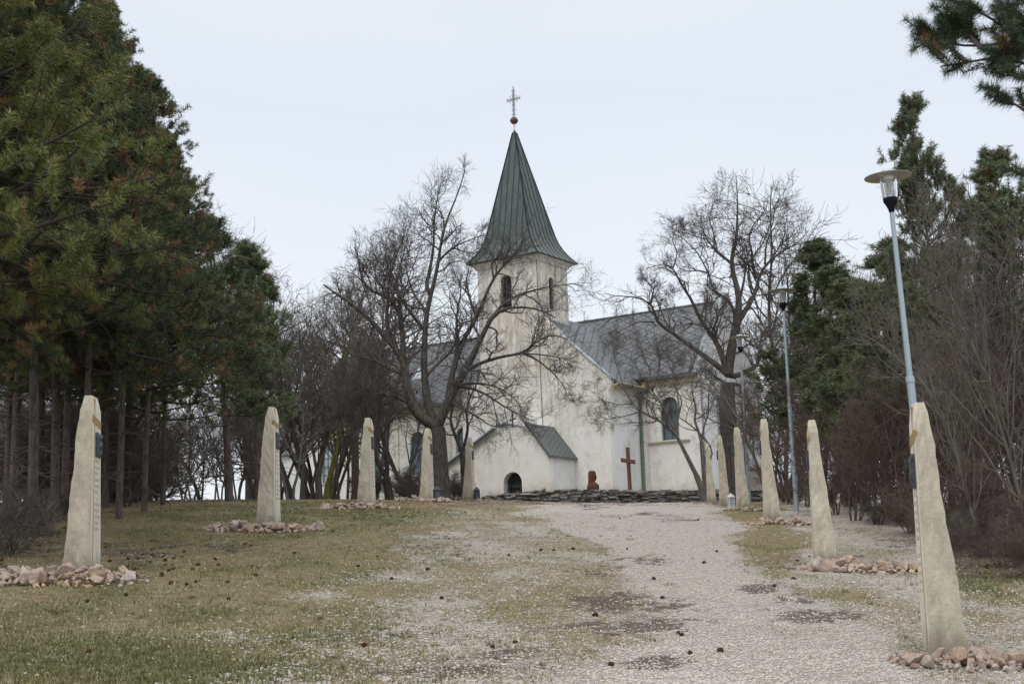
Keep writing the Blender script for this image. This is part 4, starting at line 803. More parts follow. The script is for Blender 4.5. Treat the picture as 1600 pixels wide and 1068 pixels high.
def twigging(limbP, limbR, limbL, rs, dens=(5, 6, 6), L=(.50, .46, .50), ang=.72, trop=.05, rmin=.007, wig=.24, t0=.25, capL=3.2):
    """three levels of branching off a set of limbs"""
    p, d, r, t_ = kids(limbP, limbR, dens[0], t0, 1, ang, rs); ll = np.repeat(limbL, dens[0])
    ln = np.minimum(ll*L[0], capL)*(1.15-.6*t_)*(.6+.7*rs.rand(len(p))); p1, r1 = grow(p, d, ln, np.maximum(np.minimum(r*.62, .02+ln*.018), rmin), 7, wig, trop, rs)
    p, d, r, t_ = kids(p1, r1, dens[1], .15, 1, ang, rs); ln2 = np.repeat(ln, dens[1])*L[1]*(1.2-.5*t_)*(.6+.8*rs.rand(len(p)))+.15
    p2, r2 = grow(p, d, ln2, np.maximum(r*.6, rmin*.95), 5, wig, trop, rs, .5)
    p, d, r, t_ = kids(p2, r2, dens[2], .1, 1, ang*.9, rs); ln3 = np.repeat(ln2, dens[2])*L[2]*(1.2-.5*t_)*(.5+.9*rs.rand(len(p)))+.10
    p3, r3 = grow(p, d, ln3, np.maximum(r*.6, rmin*.8), 3, wig, trop, rs, .55)
    return (p1, r1, 5), (p2, r2, 3), (p3, r3, 3)
def traced_tree(trunk, limbs, Y, r0, rs, label, mb='bark', mt='twig', dens=(7, 6, 6), depth=.35, rmin=.008, capL=3.0, stems=(), t0=.2, ang=.75):
    """trunk/limbs outlined in the photo, given real thickness and spread in depth"""
    g = G(trunk[0][0], Y); e = empty('bare_tree', g, 0, label, 'tree')
    def line(pl, s, z0): # depth wander grows away from the start
        n = len(pl); dz = z0+s*np.linspace(0, 1, n)**1.0
        return np.array([P(x, y, Y+d_) for (x, y), d_ in zip(pl, dz)])-g
    T, L_ = resample(line(trunk, 0, 0), 14); T[0] = [T[0][0], 0, -.3]
    rT = np.linspace(r0*1.08, r0*.86, 15); rT[0] = r0*1.5; rT[1] = r0*1.15
    LP, LR, LL = [], [], []
    ends = {}
    for item in limbs:
        pl, rb, re = item[0], item[1], item[2]; spread = item[3] if len(item) > 3 else None
        # start depth: from the limb point it leaves
        key = pl[0]; z0 = ends.get(key, 0.)
        lenm = sum(math.hypot(pl[i+1][0]-pl[i][0], pl[i+1][1]-pl[i][1]) for i in range(len(pl)-1))/2222*Y
        s = (spread if spread is not None else (rs.rand()*2-1))*depth*lenm
        for i_, q_ in enumerate(pl): ends.setdefault(q_, z0+s*i_/max(len(pl)-1, 1))
        A, l_ = resample(line(pl, s, z0), 16); wob = rs.randn(17, 3)*.012*l_/4; wob[0] = 0; A = A+np.cumsum(wob, 0)*.4
        LP.append(A); LR.append(.82*(re+(rb-re)*(1-np.linspace(0, 1, 17))**1.25)); LL.append(l_)
    LP, LR, LL = np.array(LP), np.array(LR), np.array(LL)
    tubes('trunk', [(T[None], rT[None], 12), (LP, LR, 8)], M[mb], e)
    a_, b_, c_ = twigging(LP, LR, LL, rs, dens, capL=capL, rmin=rmin, t0=t0, ang=ang)
    tubes('crown', [a_, b_, c_], M[mt], e); return e
rs = np.random.RandomState(2)
r66 = 66/2222
fk = (683, 666)
traced_tree([(690, 788), (688, 740), (686, 700), (684, 668)], [
    ([fk, (655, 652), (642, 632), (636, 610), (634, 585), (631, 563), (622, 545), (609, 535), (590, 508), (558, 480), (533, 464), (507, 445)], .36, .05, .15),
    ([(631, 563), (629, 530), (626, 500), (624, 483), (610, 468), (593, 460), (571, 450), (562, 430), (560, 410), (553, 387)], .17, .03, -.4),
    ([(624, 483), (622, 455), (607, 440), (592, 415), (583, 395)], .09, .02, .4),
    ([(609, 535), (603, 505), (606, 470), (606, 445), (614, 415), (625, 385), (633, 357)], .13, .02, .5),
    ([(634, 585), (612, 578), (590, 565), (565, 558), (540, 553)], .11, .02, -.5), ([(642, 632), (618, 618), (595, 616), (572, 606), (548, 604)], .10, .02, -.9),
    ([fk, (672, 655), (668, 625), (665, 590), (663, 550), (663, 515), (666, 485), (672, 460), (678, 440), (684, 410), (689, 365), (702, 330), (717, 298), (724, 266)], .26, .03, .1),
    ([(672, 460), (664, 448), (672, 420), (677, 385), (678, 340), (684, 298), (689, 290)], .13, .02, .4), ([(684, 410), (700, 392), (717, 381), (740, 372), (759, 365)], .08, .02, -.6),
    ([(663, 515), (650, 500), (636, 482), (625, 464), (614, 440), (608, 419), (613, 400), (624, 385)], .11, .02, -.5), ([(666, 485), (650, 465), (640, 440), (635, 415), (640, 390), (650, 370)], .07, .015, .8),
    ([(665, 590), (680, 572), (700, 555), (716, 530), (735, 515), (742, 490)], .09, .02, .6),
    ([fk, (692, 648), (700, 625), (712, 604), (725, 580), (740, 552), (752, 530), (762, 505), (775, 484), (801, 478), (825, 479), (847, 481), (868, 495)], .33, .03, -.3),
    ([(700, 625), (705, 590), (712, 560), (722, 529), (745, 498), (757, 467), (771, 434), (786, 415), (801, 404), (814, 386), (819, 365), (838, 327)], .20, .02, .3),
    ([(771, 434), (768, 412), (785, 395), (800, 388)], .06, .015, .5), ([(745, 498), (735, 470), (728, 440), (734, 415), (740, 395)], .09, .015, .8),
    ([(762, 505), (786, 475), (810, 461), (834, 455), (855, 449), (882, 447), (898, 443), (915, 450)], .11, .015, .5),
    ([(725, 580), (750, 567), (780, 558), (817, 552), (832, 540), (847, 528), (870, 523), (892, 533)], .13, .02, -.7),
    ([(817, 552), (834, 559), (849, 569), (870, 588), (882, 605), (886, 618)], .07, .015, -.4), ([(817, 552), (845, 554), (868, 557), (885, 562), (902, 566)], .05, .015, .5),
    ([(712, 604), (730, 598), (756, 599), (780, 606), (800, 618), (813, 632)], .09, .02, -1.), ([(712, 604), (735, 606), (757, 615), (787, 635), (810, 648), (831, 657)], .09, .02, -.6),
    ([(700, 625), (722, 638), (745, 650), (768, 666), (790, 662), (802, 664)], .07, .02, -1.2), ([(712, 560), (716, 530), (713, 505), (716, 480), (722, 455), (716, 430)], .13, .02, -.3)],
    66, .40, rs, 'massive forked bare tree with gnarled dark trunk, in front of the church nave', dens=(11, 7, 5), capL=2.4, rmin=.0078)
fk = (1137, 585)
traced_tree([(1146, 795), (1143, 740), (1140, 690), (1137, 640), (1137, 600)], [
    ([fk, (1140, 560), (1144, 535), (1152, 505), (1156, 475), (1157, 462), (1148, 435), (1141, 410), (1146, 395), (1152, 380), (1153, 346), (1154, 302), (1150, 275)], .36, .02, .1),
    ([(1152, 505), (1168, 480), (1180, 460), (1183, 436), (1195, 413), (1217, 397), (1248, 378), (1262, 362)], .20, .02, .4), ([(1183, 436), (1175, 415), (1176, 396), (1168, 372), (1179, 346), (1198, 327), (1200, 305)], .12, .015, -.4),
    ([(1195, 413), (1197, 384), (1203, 365), (1220, 342), (1232, 324)], .08, .012, .6), ([(1157, 462), (1166, 421), (1160, 402), (1150, 390), (1148, 365), (1160, 345)], .10, .015, -.7),
    ([(1141, 410), (1121, 393), (1104, 374), (1095, 350), (1082, 338)], .10, .015, .3), ([(1104, 374), (1076, 366), (1062, 352)], .05, .012, -.3), ([(1121, 393), (1115, 365), (1108, 340), (1116, 318), (1125, 305)], .06, .012, .6),
    ([(1144, 535), (1150, 490), (1139, 468), (1114, 456), (1107, 427), (1089, 393), (1067, 372), (1045, 362)], .14, .015, .6),
    ([(1107, 427), (1092, 422), (1075, 424), (1058, 418), (1050, 400)], .06, .012, -.5),
    ([fk, (1127, 553), (1115, 527), (1105, 515), (1094, 504), (1082, 473), (1066, 450), (1056, 436), (1052, 418), (1040, 408), (1024, 415), (1008, 420)], .22, .02, -.4),
    ([(1094, 504), (1100, 478), (1110, 462), (1108, 445)], .07, .015, .5), ([(1052, 418), (1058, 395), (1050, 375), (1058, 352)], .05, .012, .5),
    ([fk, (1125, 575), (1111, 563), (1093, 552), (1073, 538), (1049, 518), (1022, 503), (1024, 486), (1018, 473), (992, 462), (962, 464), (945, 458)], .22, .02, -.8),
    ([(1022, 503), (1000, 502), (978, 512), (960, 522)], .06, .012, -.8), ([(1018, 473), (1022, 452), (1010, 436), (1000, 428)], .05, .012, .6), ([(1049, 518), (1045, 500), (1055, 480), (1050, 460)], .06, .012, .5),
    ([fk, (1131, 570), (1122, 545), (1118, 520), (1126, 500), (1130, 480), (1128, 462)], .12, .02, -.3),
    ([fk, (1148, 590), (1165, 581), (1186, 571), (1187, 550), (1189, 524), (1199, 509), (1215, 497), (1235, 470)], .20, .02, .3), ([(1186, 571), (1205, 580), (1225, 590), (1240, 605)], .08, .015, .5),
    ([(1140, 560), (1160, 545), (1180, 530), (1205, 520)], .08, .015, -.5),
    ([(1137, 600), (1127, 594), (1110, 582), (1101, 576)], .10, .04, -.4), ([(1137, 600), (1155, 598), (1163, 606), (1172, 634), (1180, 651), (1196, 674), (1212, 690), (1234, 704), (1255, 712)], .13, .03, -.3), ([(1180, 651), (1165, 660), (1150, 655)], .05, .015, -.8),
    ([(1172, 634), (1190, 640), (1215, 630), (1235, 640)], .05, .015, .6)],
    76, .46, rs, 'tall spreading bare tree with thick dark trunk, in front of the church gable end', dens=(11, 7, 5), capL=2.4, rmin=.008)
traced_tree([(1100, 787), (1096, 762), (1088, 742)], [
    ([(1088, 742), (1075, 716), (1064, 693), (1055, 674), (1032, 658), (1000, 643), (988, 630), (977, 611), (962, 592), (945, 580)], .15, .015, -.3),
    ([(1055, 674), (1040, 640), (1020, 610), (1005, 590), (990, 575)], .08, .012, .4), ([(1000, 643), (975, 650), (950, 655), (930, 650)], .05, .01, -.5), ([(988, 630), (965, 632), (940, 625), (925, 612)], .04, .01, .5),
    ([(1055, 674), (1062, 640), (1058, 610), (1050, 580), (1040, 550)], .08, .012, -.4), ([(1020, 610), (1015, 575), (1000, 545), (985, 525)], .05, .01, .5), ([(1058, 610), (1075, 590), (1080, 560), (1072, 530)], .05, .01, .5), ([(1020, 610), (1032, 570), (1025, 530), (1020, 510)], .05, .01, -.5), ([(977, 611), (960, 560), (955, 530)], .04, .01, -.3)],
    73, .17, rs, 'small many branched tree with trunk slanting left, right of the wooden cross', 'bark_grey', 'twig', dens=(9, 7, 5), capL=2.0, rmin=.0075)
traced_tree([(1104, 787), (1100, 740), (1097, 700), (1096, 690)], [
    ([(1096, 690), (1090, 667), (1083, 655), (1089, 645), (1087, 630), (1080, 610), (1085, 580), (1080, 555)], .10, .012, .4), ([(1096, 690), (1100, 665), (1108, 645), (1106, 620), (1112, 590)], .07, .012, -.4),
    ([(1100, 740), (1117, 703)[:2], (1103, 686), (1090, 672), (1075, 659), (1060, 651), (1045, 636), (1030, 613), (1020, 590)], .09, .012, .3), ([(1060, 651), (1066, 625), (1052, 600), (1055, 575)], .05, .01, -.5), ([(1045, 636), (1020, 630), (1000, 615), (985, 600)], .04, .01, -.6)],
    74, .13, rs, 'slender upright bare tree growing beside the farthest right stele', 'bark_grey', 'twig', dens=(7, 6, 5), capL=1.8, rmin=.0075)
traced_tree([(727, 785), (725, 750), (723, 715), (722, 706)], [
    ([(722, 706), (716, 692), (706, 668), (703, 652), (708, 630), (704, 605), (710, 585)], .13, .03, .3), ([(722, 706), (727, 690), (732, 665), (728, 646), (735, 620), (748, 595), (752, 570)], .11, .02, -.3), ([(728, 646), (718, 625), (722, 600), (716, 580)], .05, .015, .5)],
    71, .16, rs, 'small bare tree with two bent stems between the big forked tree and the porch', 'bark', 'twig', dens=(7, 5, 4), capL=1.6)
traced_tree([(609, 782), (606, 760), (604, 745)], [
    ([(604, 745), (592, 728), (586, 713), (583, 690), (575, 660), (570, 630), (560, 590), (565, 550)], .17, .03, .4), ([(604, 745), (606, 722), (602, 705), (598, 680), (589, 662), (592, 630), (600, 600), (596, 560), (605, 520)], .16, .03, -.4), ([(598, 680), (612, 655), (630, 640), (650, 625)], .07, .02, -.3), ([(583, 690), (570, 675), (555, 655), (548, 625)], .06, .02, .3), ([(592, 630), (580, 600), (578, 570), (570, 540)], .07, .02, .3)],
    70, .22, rs, 'leaning dark bare tree with a broken stub, right of the third left stele', 'bark', 'twig', dens=(10, 7, 6), capL=2.0)
traced_tree([(509, 782), (512, 757), (518, 737), (523, 712)], [
    ([(523, 712), (532, 690), (530, 665), (536, 630), (532, 590), (540, 550), (535, 500), (541, 460)], .10, .02, .3), ([(523, 712), (515, 690), (518, 660), (508, 630), (512, 590), (503, 540)], .08, .02, -.4), ([(532, 690), (545, 665), (552, 640), (560, 600)], .05, .015, .4)],
    68, .14, rs, 'thin leaning bare tree with yellow lichen on its trunk, in front of the nave windows', 'lichen', 'twig', dens=(10, 7, 6), capL=1.8)
# ---- generic bare trees
def bare_variant(seed, Ht, stems, dens, spread, mb, mt, rb, limb0=.25, up=.10):
    r = np.random.RandomState(seed); e = empty('bare_tree', (0, 0, 0))
    st = np.zeros((stems, 3)); an = r.rand(stems)*6.28; st[:, 0] = np.cos(an)*.15*(stems > 1); st[:, 1] = np.sin(an)*.15*(stems > 1); st[:, 2] = -.3
    dr = np.stack([np.cos(an)*spread*(.3+r.rand(stems)), np.sin(an)*spread*(.3+r.rand(stems)), np.ones(stems)], -1); ln = Ht*(.7+.3*r.rand(stems)); ln[0] = Ht
    T, RT_ = grow(st, dr, ln, rb*(.6+.4*r.rand(stems)), 16, .07, .03, r, .12)
    p, d, rr, t_ = kids(T, RT_, dens[0], limb0, .97, .72, r); l1 = np.repeat(ln, dens[0])*.42*(1.15-.75*t_)*(.6+.6*r.rand(len(p))); A, RA = grow(p, d, l1, np.maximum(rr*.6, .014), 10, .12, up, r, .25)
    tubes('trunk', [(T, RT_, 8), (A, RA, 5)], M[mb], e)
    p, d, rr, t_ = kids(A, RA, dens[1], .12, 1, .75, r); l2 = np.repeat(l1, dens[1])*.45*(1.2-.6*t_)*(.5+.8*r.rand(len(p)))+.15; B, RB = grow(p, d, l2, np.maximum(rr*.6, .009), 6, .16, up*.6, r, .5)
    p, d, rr, t_ = kids(B, RB, dens[2], .1, 1, .75, r); l3 = np.repeat(l2, dens[2])*.5*(1.2-.5*t_)*(.5+.8*r.rand(len(p)))+.12; C, RC = grow(p, d, l3, np.maximum(rr*.6, .0075), 4, .16, up*.5, r, .6)
    tubes('crown', [(B, RB, 3), (C, RC, 3)], M[mt], e); e['hh'] = float(max(T[..., 2].max(), np.percentile(C[..., 2], 99.7)))*.97; return e
BV = {'tallA': bare_variant(1, 10, 1, (30, 6, 5), .05, 'bark_grey', 'twig', .15), 'tallB': bare_variant(2, 10, 2, (20, 6, 5), .12, 'bark_grey', 'twig', .13), 'tallC': bare_variant(3, 10, 3, (16, 6, 5), .22, 'bark', 'twig', .12),
      'redA': bare_variant(4, 8, 4, (16, 7, 5), .3, 'twig_red', 'twig_red', .08, .1), 'redB': bare_variant(5, 8, 6, (13, 7, 5), .4, 'twig_red', 'twig_red', .06, .08), 'pale': bare_variant(6, 9, 1, (34, 6, 4), .05, 'twig_pale', 'twig_pale', .12, .08),
      'shrub': bare_variant(7, 2.5, 14, (9, 5, 3), .8, 'twig_pale', 'twig_pale', .018, .15), 'shrubR': bare_variant(8, 3, 12, (9, 6, 4), .6, 'twig_red', 'twig_red', .022, .1), 'far': bare_variant(9, 12, 2, (22, 7, 5), .25, 'bark', 'twig', .2, .3, .02)}
for e in BV.values(): e.location = (0, -60, -40)    # moved onto its spot by the first place() call
used = {}
def place(proto, loc, hgt, rz, label, group=None, cat='tree', name=None, wide=1., tilt=(0, 0)):
    if id(proto) in used or proto.name in used: o = copy_tree(proto)
    else: o = proto; used[proto.name] = 1
    s = hgt/proto['hh']; o.location = Vector([float(v) for v in loc]); o.rotation_euler = (tilt[0], tilt[1], rz); o.scale = (s*wide, s*wide, s)
    if name: o.name = name
    for k_ in ('label', 'group', 'category'):
        if k_ in o: del o[k_]
    tag(o, label, cat, group); return o
def topH(px, py, Y): g = G(px, Y); return g, P(px, py, Y)[2]-g[2]
rng = np.random.RandomState(33)
# thicket left of the nave
for px, Y, py, kd in [(432, 66, 480, 'tallC'), (470, 68, 430, 'tallA'), (530, 71, 500, 'tallA'), (492, 72, 470, 'tallC'), (505, 77, 480, 'tallB'), (560, 74, 520, 'tallB'), (583, 78, 500, 'tallA'), (455, 62, 560, 'tallB'), (640, 78, 520, 'tallC'), (545, 66, 560, 'tallC'),
                      (415, 70, 500, 'tallA'), (370, 66, 560, 'tallC'), (345, 62, 590, 'tallB'), (400, 60, 620, 'tallC'), (480, 70, 560, 'tallB'), (440, 74, 430, 'tallA'), (520, 74, 510, 'tallC')]:
    g, h_ = topH(px, py, Y); place(BV[kd], g, h_, rng.rand()*6.28, 'thin grey bare tree in the tangled thicket left of the nave', 'bare trees in the thicket left of the nave', wide=.8+.35*rng.rand())
for px, Y, py, lb in [(430, 84, 330, 'tall fan shaped bare tree behind the left pine, reaching above the thicket'), (505, 86, 325, 'round topped bare tree standing behind the thicket left of the big forked tree'), (468, 80, 345, 'fine twigged bare tree between the two tall trees behind the thicket'), (580, 92, 350, 'bare tree behind the nave, just left of the big forked tree'), (395, 78, 400, 'bare tree behind the dense green pine on the left')]:
    g, h_ = topH(px, py, Y); place(BV['far'], g, h_, rng.rand()*6.28, lb)
for px, Y, py in [(20, 55, 600), (70, 60, 560), (120, 52, 620), (165, 62, 600), (215, 55, 600), (250, 66, 580), (285, 58, 640), (315, 70, 600), (335, 74, 620), (370, 78, 600), (395, 72, 640), (230, 75, 640), (180, 72, 640), (300, 78, 660), (140, 48, 650)]:
    g, h_ = topH(px, py, Y); place(BV[['tallB', 'tallC', 'tallA'][rng.randint(3)]], g, h_, rng.rand()*6.28, 'slim bare tree seen between the pine trunks on the left', 'slim bare trees between the left pines', wide=.9+.4*rng.rand())
for i in range(30):
    px = rng.uniform(-60, 235); Y = rng.uniform(42, 74); py = rng.uniform(560, 660)
    g, h_ = topH(px, py, Y); place(BV[['tallC', 'tallA', 'redB', 'tallB'][rng.randint(4)]], g, h_, rng.rand()*6.28, 'slim bare tree seen between the pine trunks on the left', 'slim bare trees between the left pines', wide=1+.5*rng.rand())
for i in range(22):
    px = rng.uniform(-40, 225); Y = rng.uniform(50, 66); g = G(px, Y)
    place(BV[['shrub', 'shrubR'][rng.randint(2)]], g, rng.uniform(1.6, 2.8), rng.rand()*6.28, 'leafless brush on the crest behind the left pines', 'brush on the crest behind the left pines', 'shrub', 'leafless_shrub', wide=1.5)
# behind the right wood
for px, Y, py, lb in [(1262, 92, 325, 'fan shaped bare tree showing above the round pine on the right'), (1330, 96, 325, 'wide bare tree rising behind the lamp nearest the camera'), (1235, 88, 450, 'bare tree close behind the big spreading tree on its right side')]:
    g, h_ = topH(px, py, Y); place(BV['far'], g, h_, rng.rand()*6.28, lb)
for px, Y, py, kd in [(1205, 62, 500, 'tallB'), (1228, 68, 520, 'tallC'), (1262, 56, 600, 'redA'), (1290, 60, 500, 'tallC'), (1305, 46, 600, 'redB'), (1330, 56, 460, 'tallB'), (1335, 42, 610, 'redA'), (1360, 52, 560, 'tallC'), (1372, 40, 590, 'redB'), (1395, 50, 545, 'tallA'), (1405, 39, 570, 'redA'),
                      (1430, 48, 520, 'tallC'), (1440, 42, 580, 'redB'), (1465, 46, 480, 'tallB'), (1480, 40, 560, 'redA'), (1505, 44, 420, 'tallC'), (1550, 42, 380, 'tallB'), (1560, 36, 520, 'redB'), (1585, 40, 340, 'tallC'), (1600, 36, 460, 'redA'), (1240, 60, 600, 'redB'), (1275, 64, 500, 'tallA'), (1625, 38, 360, 'tallB'), (1530, 48, 460, 'redA'),
                      (1315, 64, 520, 'redA'), (1350, 62, 500, 'redB'), (1390, 60, 500, 'redA'), (1420, 56, 520, 'redB'), (1455, 54, 500, 'redA'), (1500, 52, 520, 'redB'), (1545, 52, 480, 'tallC'), (1590, 50, 500, 'redA')]:
    g, h_ = topH(px, py, Y); place(BV[kd], g, h_, rng.rand()*6.28, 'brownish bare tree in the dense wood on the right', 'bare trees in the wood on the right', wide=.85+.4*rng.rand())
g, h_ = topH(1528, 380, 31); place(BV['pale'], g, h_, 1., 'young pale barked tree with fine branches at the edge of the right wood', tilt=(0, -.05), wide=.6)
g, h_ = topH(1605, 300, 30); place(BV['pale'], g, h_, 2.6, 'pale young tree rising at the right edge of the photo', wide=.6)
for px, Y, py in [(1495, 31, 800), (1535, 30, 810), (1580, 28, 820), (1460, 33, 780), (1600, 30, 770), (1550, 32, 770), (1425, 36, 760), (1620, 26, 800), (1390, 40, 760), (1520, 34, 700), (1340, 50, 740), (1240, 66, 745), (1220, 70, 740), (1290, 56, 745)]:
    g, h_ = topH(px, py, Y); place(BV['shrub' if rng.rand() < .6 else 'shrubR'], g, h_, rng.rand()*6.28, 'tangled leafless shrub along the foot of the right wood', 'leafless shrubs along the right wood', 'shrub', 'leafless_shrub', wide=1.2)
for px, Y, py in [(0, 28, 740), (40, 33, 760), (95, 38, 760), (655, 74, 728), (700, 74, 735), (712, 70, 745), (625, 74, 735), (575, 75, 735), (640, 70, 748)]:
    g, h_ = topH(px, py, Y); lft = px < 200
    place(BV['shrub'], g, h_, rng.rand()*6.28, 'leafless brush growing among the pine trunks at far left' if lft else 'low leafless shrub by the nave wall around the big forked tree', 'brush among the left pines' if lft else 'shrubs by the nave wall', 'shrub', 'leafless_shrub', wide=1.2)
#@@PINES
def needle_mesh(S, D, L, nper, nl, wid, rs, tint, name, mat, parent, tmin=.15):
    """bottle-brush shoots: S starts, D dirs, L lengths"""
    N = len(S); t_ = tmin+(1-tmin)*rs.rand(N, nper); side = unit(np.cross(D[:, None], rs.randn(N, nper, 3))); fwd = .1+.6*rs.rand(N, nper, 1)
    base = S[:, None]+D[:, None]*(L[:, None]*t_)[..., None]; nd = unit(side+D[:, None]*fwd*1.2); ll = nl*(.7+.5*rs.rand(N, nper, 1))
    tip = base+nd*ll; tip[..., 2] -= .0; w = unit(np.cross(nd, rs.randn(N, nper, 3)))*wid
    V = np.stack([base-w, base+w, tip], 2).reshape(-1, 3)
    tn = np.clip(tint[:, None]+rs.randn(N, nper)*.05, 0, 1); return mk(name, V, np.arange(len(V)).reshape(-1, 3), mat, parent, tint=np.repeat(tn.ravel(), 3))
def pine(seed, Ht, cb, rad, nb, shoots, nper, nl, wid, mat='needles', rb=.22, asym=None, brown=.12, prof=.85, label=None, rise=.25, ts=.22, tb=0., tk=.62):
    r = np.random.RandomState(seed); e = empty('pine_tree', (0, 0, 0)); e['hh'] = Ht
    T, RT_ = grow(np.array([[0, 0, -.3]]), np.array([[0, 0, 1.]]), np.array([Ht+.2]), np.array([rb]), 24, .007, .05, r, .08); T = T[0]; RT_ = RT_[0]
    f = np.sort(r.rand(nb)**.85); wh = np.round(f*nb/5)/(nb/5); f = np.clip(.6*wh+.4*f, 0, .985); z = cb+(Ht-cb)*f
    an = r.rand(nb)*6.28; bl = rad*((1-f)**prof*(1.0-.35*(1-sstep(0, .18, f)))+.06)*(.75+.45*r.rand(nb))
    if asym is not None: bl *= 1+.35*np.cos(an-asym)
    el = -.12+.75*f+rise*.2*r.randn(nb); iz = np.clip(z/(Ht)*24, 0, 23.9).astype(int); fr = (z/Ht*24-iz)[:, None]; st = T[iz]*(1-fr)+T[np.minimum(iz+1, 24)]*fr
    d = np.stack([np.cos(an)*np.cos(el), np.sin(an)*np.cos(el), np.sin(el)], -1); A, RA = grow(st, d, bl, .012+bl*.014, 9, .07, .05, r, .25)
    # dead stubs below the crown
    nd_ = 22; zs = cb*(.35+.65*r.rand(nd_)); an2 = r.rand(nd_)*6.28; iz2 = (zs/Ht*24).astype(int); D_, RD = grow(T[iz2], np.stack([np.cos(an2), np.sin(an2), -.1+0*an2], -1), .4+1.3*r.rand(nd_), np.full(nd_, .018), 5, .12, -.02, r)
    p, dd_, rr, t_ = kids(A, RA, shoots[0], ts, 1, .85, r); l2 = np.repeat(bl, shoots[0])*.36*(1.2-.7*t_)*(.6+.7*r.rand(len(p)))+.2; B, RB = grow(p, dd_, l2, np.maximum(rr*.5, .008), 4, .10, .07, r, .5)
    p, dd_, rr, t_ = kids(B, RB, shoots[1], .25, 1, .7, r); l3 = .22+.22*r.rand(len(p))
    S = np.concatenate([p, B[:, -2], A[:, -2]]); Dd = np.concatenate([dd_+[0, 0, .35], B[:, -1]-B[:, -2]+0*B[:, -1], A[:, -1]-A[:, -2]]); Dd = unit(Dd+np.array([0, 0, .18])); L = np.concatenate([l3, .3+.15*r.rand(len(B)), .4+0*bl])
    S = np.concatenate([S, [T[-1]-[0, 0, .3]]]); Dd = np.concatenate([Dd, [[0, 0, 1.]]]); L = np.concatenate([L, [.55]])
    tubes('trunk', [(T[None], RT_[None], 10), (D_, RD, 4)], M['bark_pine'], e)
    tubes('branches', [(A, RA, 5), (B, RB, 3)], M['limb_pine'], e)
    tn = np.where(r.rand(len(S)) < brown, .84+.16*r.rand(len(S)), tb+tk*r.rand(len(S)))
    needle_mesh(S, Dd, L, nper, nl, wid, r, tn, 'crown', M[mat], e); return e
PV = [pine(51, 14, 3.9, 3.6, 120, (9, 3), 72, .135, .0072, brown=.13, rb=.135, rise=.7), pine(52, 14, 4.0, 3.4, 115, (9, 3), 72, .135, .0072, brown=.20, asym=0., rb=.13, rise=.7), pine(53, 13, 3.6, 3.3, 110, (9, 3), 72, .13, .0072, brown=.10, prof=.7, rb=.125, rise=.7)]
PN = pine(54, 9, 2.9, 1.45, 46, (6, 2), 52, .15, .010, 'needles_far', .12, brown=.05, rise=1.); PR = pine(55, 11, 2.4, 3.0, 60, (9, 2), 64, .15, .009, 'needles_far', .12, brown=.20, rise=1.0, ts=.30)
PB = pine(56, 14, 3.9, 3.9, 110, (9, 3), 72, .135, .0078, brown=.04, rb=.14, rise=.7, tb=.42, tk=.34)
for e in PV+[PN, PR, PB]: e.location = (0, -60, -40)
LP_ = [(-125, 25, -420, 9, 'pine at the far left edge closest to the camera, with bright green branch tips'), (-40, 29, -170, 1, 'tall pine behind the foremost left stele, its crown cut by the top of the photo'), (50, 32.5, -60, 2, 'pine with straight trunk just left of the foremost stele'),
       (132, 34.5, 25, 0, 'pine whose trunk stands right behind the foremost left stele'), (186, 37.5, 130, 1, 'pine at the outer right of the left wood, its crown sloping out over the grass'), (225, 42, 225, 2, 'pine with slightly leaning trunk, last before the gap of slim bare trees'),
       (20, 38, -10, 1, 'pine deep in the left wood, second row behind the stele'), (100, 41, 60, 0, 'pine deep in the left wood showing between two nearer trunks'), (165, 46, 170, 2, 'pine at the back of the left wood'), (-30, 45, -30, 2, 'pine at the back of the left wood near the photo edge'), (60, 50, 100, 1, 'dim pine farthest back in the left wood')]
LP_ += [(10, 43, 150, 2, 'pine at the back of the left wood with trunk showing left of the foremost stele'), (125, 52, 190, 0, 'pine at the back of the left wood, between nearer trunks'), (200, 50, 230, 1, 'pine at the back of the left wood, rightmost of the back row'), (85, 37, 40, 1, 'pine with trunk close to the left side of the foremost stele'), (255, 47, 300, 0, 'small pine at the right end of the left wood')]
rr_ = [.3, 1.2, 2.5, 4.0, 0.1, 5.3, 2.2, 3.4, .9, 1.8, 5.9, 2.9, .2, 4.4, 3.9, 1.1]
for (px, Y, py, v, lb), rz in zip(LP_, rr_):
    g, h_ = topH(px, py, Y); place(PB if v == 9 else PV[v], g, h_, rz, lb, 'pines of the left wood', wide=1.0 if px < 100 else .9)
for px, Y, py, v, lb, w in [(358, 54, 350, PN, 'narrow dark pine with pointed top beside the left wood', 1.2), (402, 58, 385, PN, 'dense green pine standing left of the thicket and nave', 1.1), (388, 66, 430, PN, 'smaller pine half hidden behind the dense green one', 1.15),
                            (1270, 55, 385, PN, 'round green pine behind the middle street lamp', 1.45), (1325, 52, 420, PN, 'bushy pine just right of the middle street lamp', 1.5), (1490, 45, 168, PR, 'tall open pine with tiered branches right of the nearest lamp', .78),
                            (1425, 41, 400, PR, 'pine with drooping lower branches behind the nearest lamp pole', .9), (1625, 40, 250, PR, 'pine cut by the right edge of the photo', 1.2), (1385, 46, 395, PN, 'dark pine filling the wood between middle and nearest lamps', 1.5), (1352, 48, 440, PN, 'low bushy pine in the wood between middle and nearest lamps', 1.6), (1560, 50, 330, PR, 'pine at the back of the right wood', 1.0)]:
    g, h_ = topH(px, py, Y); place(v, g, h_, px*.7, lb, wide=w)
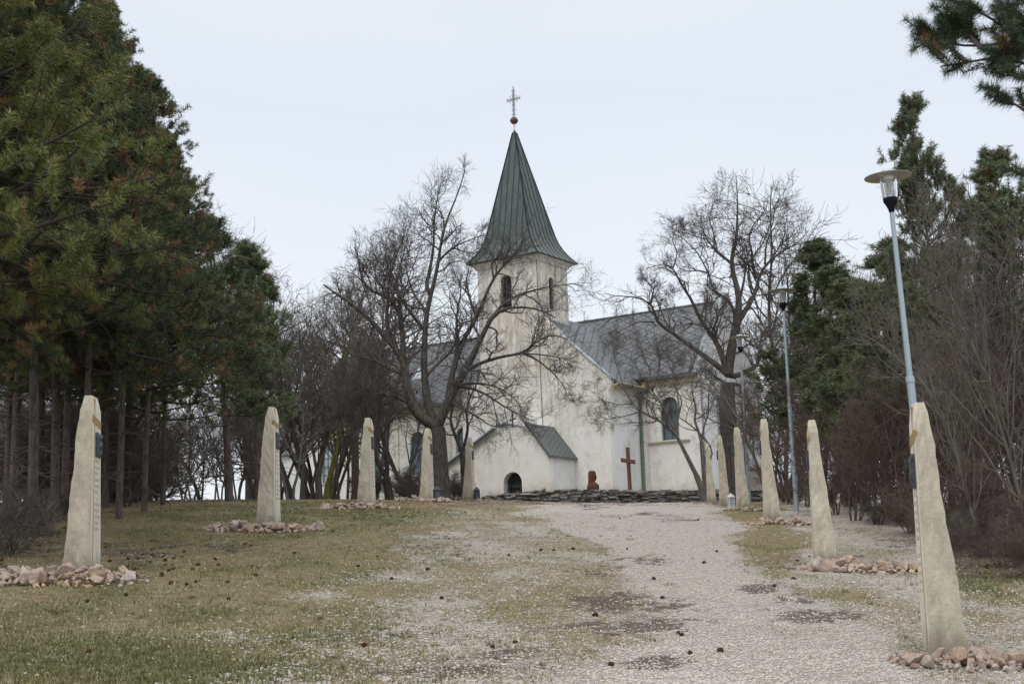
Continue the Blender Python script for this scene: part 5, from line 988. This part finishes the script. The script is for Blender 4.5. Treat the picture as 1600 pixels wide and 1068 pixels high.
# near pine reaching in from the right: trunk stands outside the frame
rs = np.random.RandomState(77); Yn = 12.5; g = np.array([5.9, Yn+.4, float(H(5.9, Yn+.4))]); e = empty('pine_tree', g, 0, 'near pine whose needle branches hang in from the top right corner', 'tree')
T, RT_ = grow(np.array([[0, 0, -.3]]), np.array([[0, 0, 1.]]), np.array([10.5]), np.array([.2]), 20, .015, .05, rs, .1)
br = [[(1790, 170), (1700, 120), (1600, 76), (1550, 92), (1510, 97), (1470, 104)], [(1790, 170), (1690, 90), (1600, 62), (1532, 74), (1490, 72), (1445, 56)], [(1700, 120), (1640, 95), (1589, 68), (1567, 40), (1530, 18), (1500, 5)],
      [(1790, 250), (1700, 220), (1620, 185), (1580, 160), (1552, 138)], [(1790, 60), (1700, 30), (1620, 5), (1560, -5), (1520, -15)], [(1790, 330), (1700, 300), (1640, 285), (1605, 275)], [(1640, 95), (1600, 100), (1575, 90)], [(1700, 30), (1640, 40), (1600, 30), (1575, 22)],
      [(1510, 97), (1480, 70), (1462, 60)], [(1532, 74), (1510, 50), (1497, 42)], [(1790, 130), (1700, 110), (1650, 125), (1610, 120)]]
LA = []
for i, pl in enumerate(br):
    A = np.array([P(x, y, Yn+.35*math.sin(i*1.7)*(k_/len(pl))) for k_, (x, y) in enumerate(pl)])-g; LA.append(resample(A, 12)[0])
LA = np.array(LA); LR = np.repeat(np.linspace(.028, .007, 13)[None], len(LA), 0)
p, d, r, t_ = kids(LA, LR, 15, .35, 1, .7, rs); B, RB = grow(p, d, .14+.2*rs.rand(len(p)), np.full(len(p), .007), 3, .1, .08, rs, .7)
tubes('trunk', [(T, RT_, 12)], M['bark_pine'], e); tubes('branches', [(LA, LR, 6), (B, RB, 4)], M['bark_pine'], e)
S = np.concatenate([B[:, 0], LA[:, -3]]); D_ = np.concatenate([unit(B[:, -1]-B[:, 0]), unit(LA[:, -1]-LA[:, -3])]); L = np.concatenate([np.linalg.norm(B[:, -1]-B[:, 0], axis=1)+.04, np.full(len(LA), .3)])
needle_mesh(S, D_, L, 240, .10, .0028, rs, np.where(rs.rand(len(S)) < .08, .9, .35*rs.rand(len(S))), 'needles', M['needles'], e, .1)
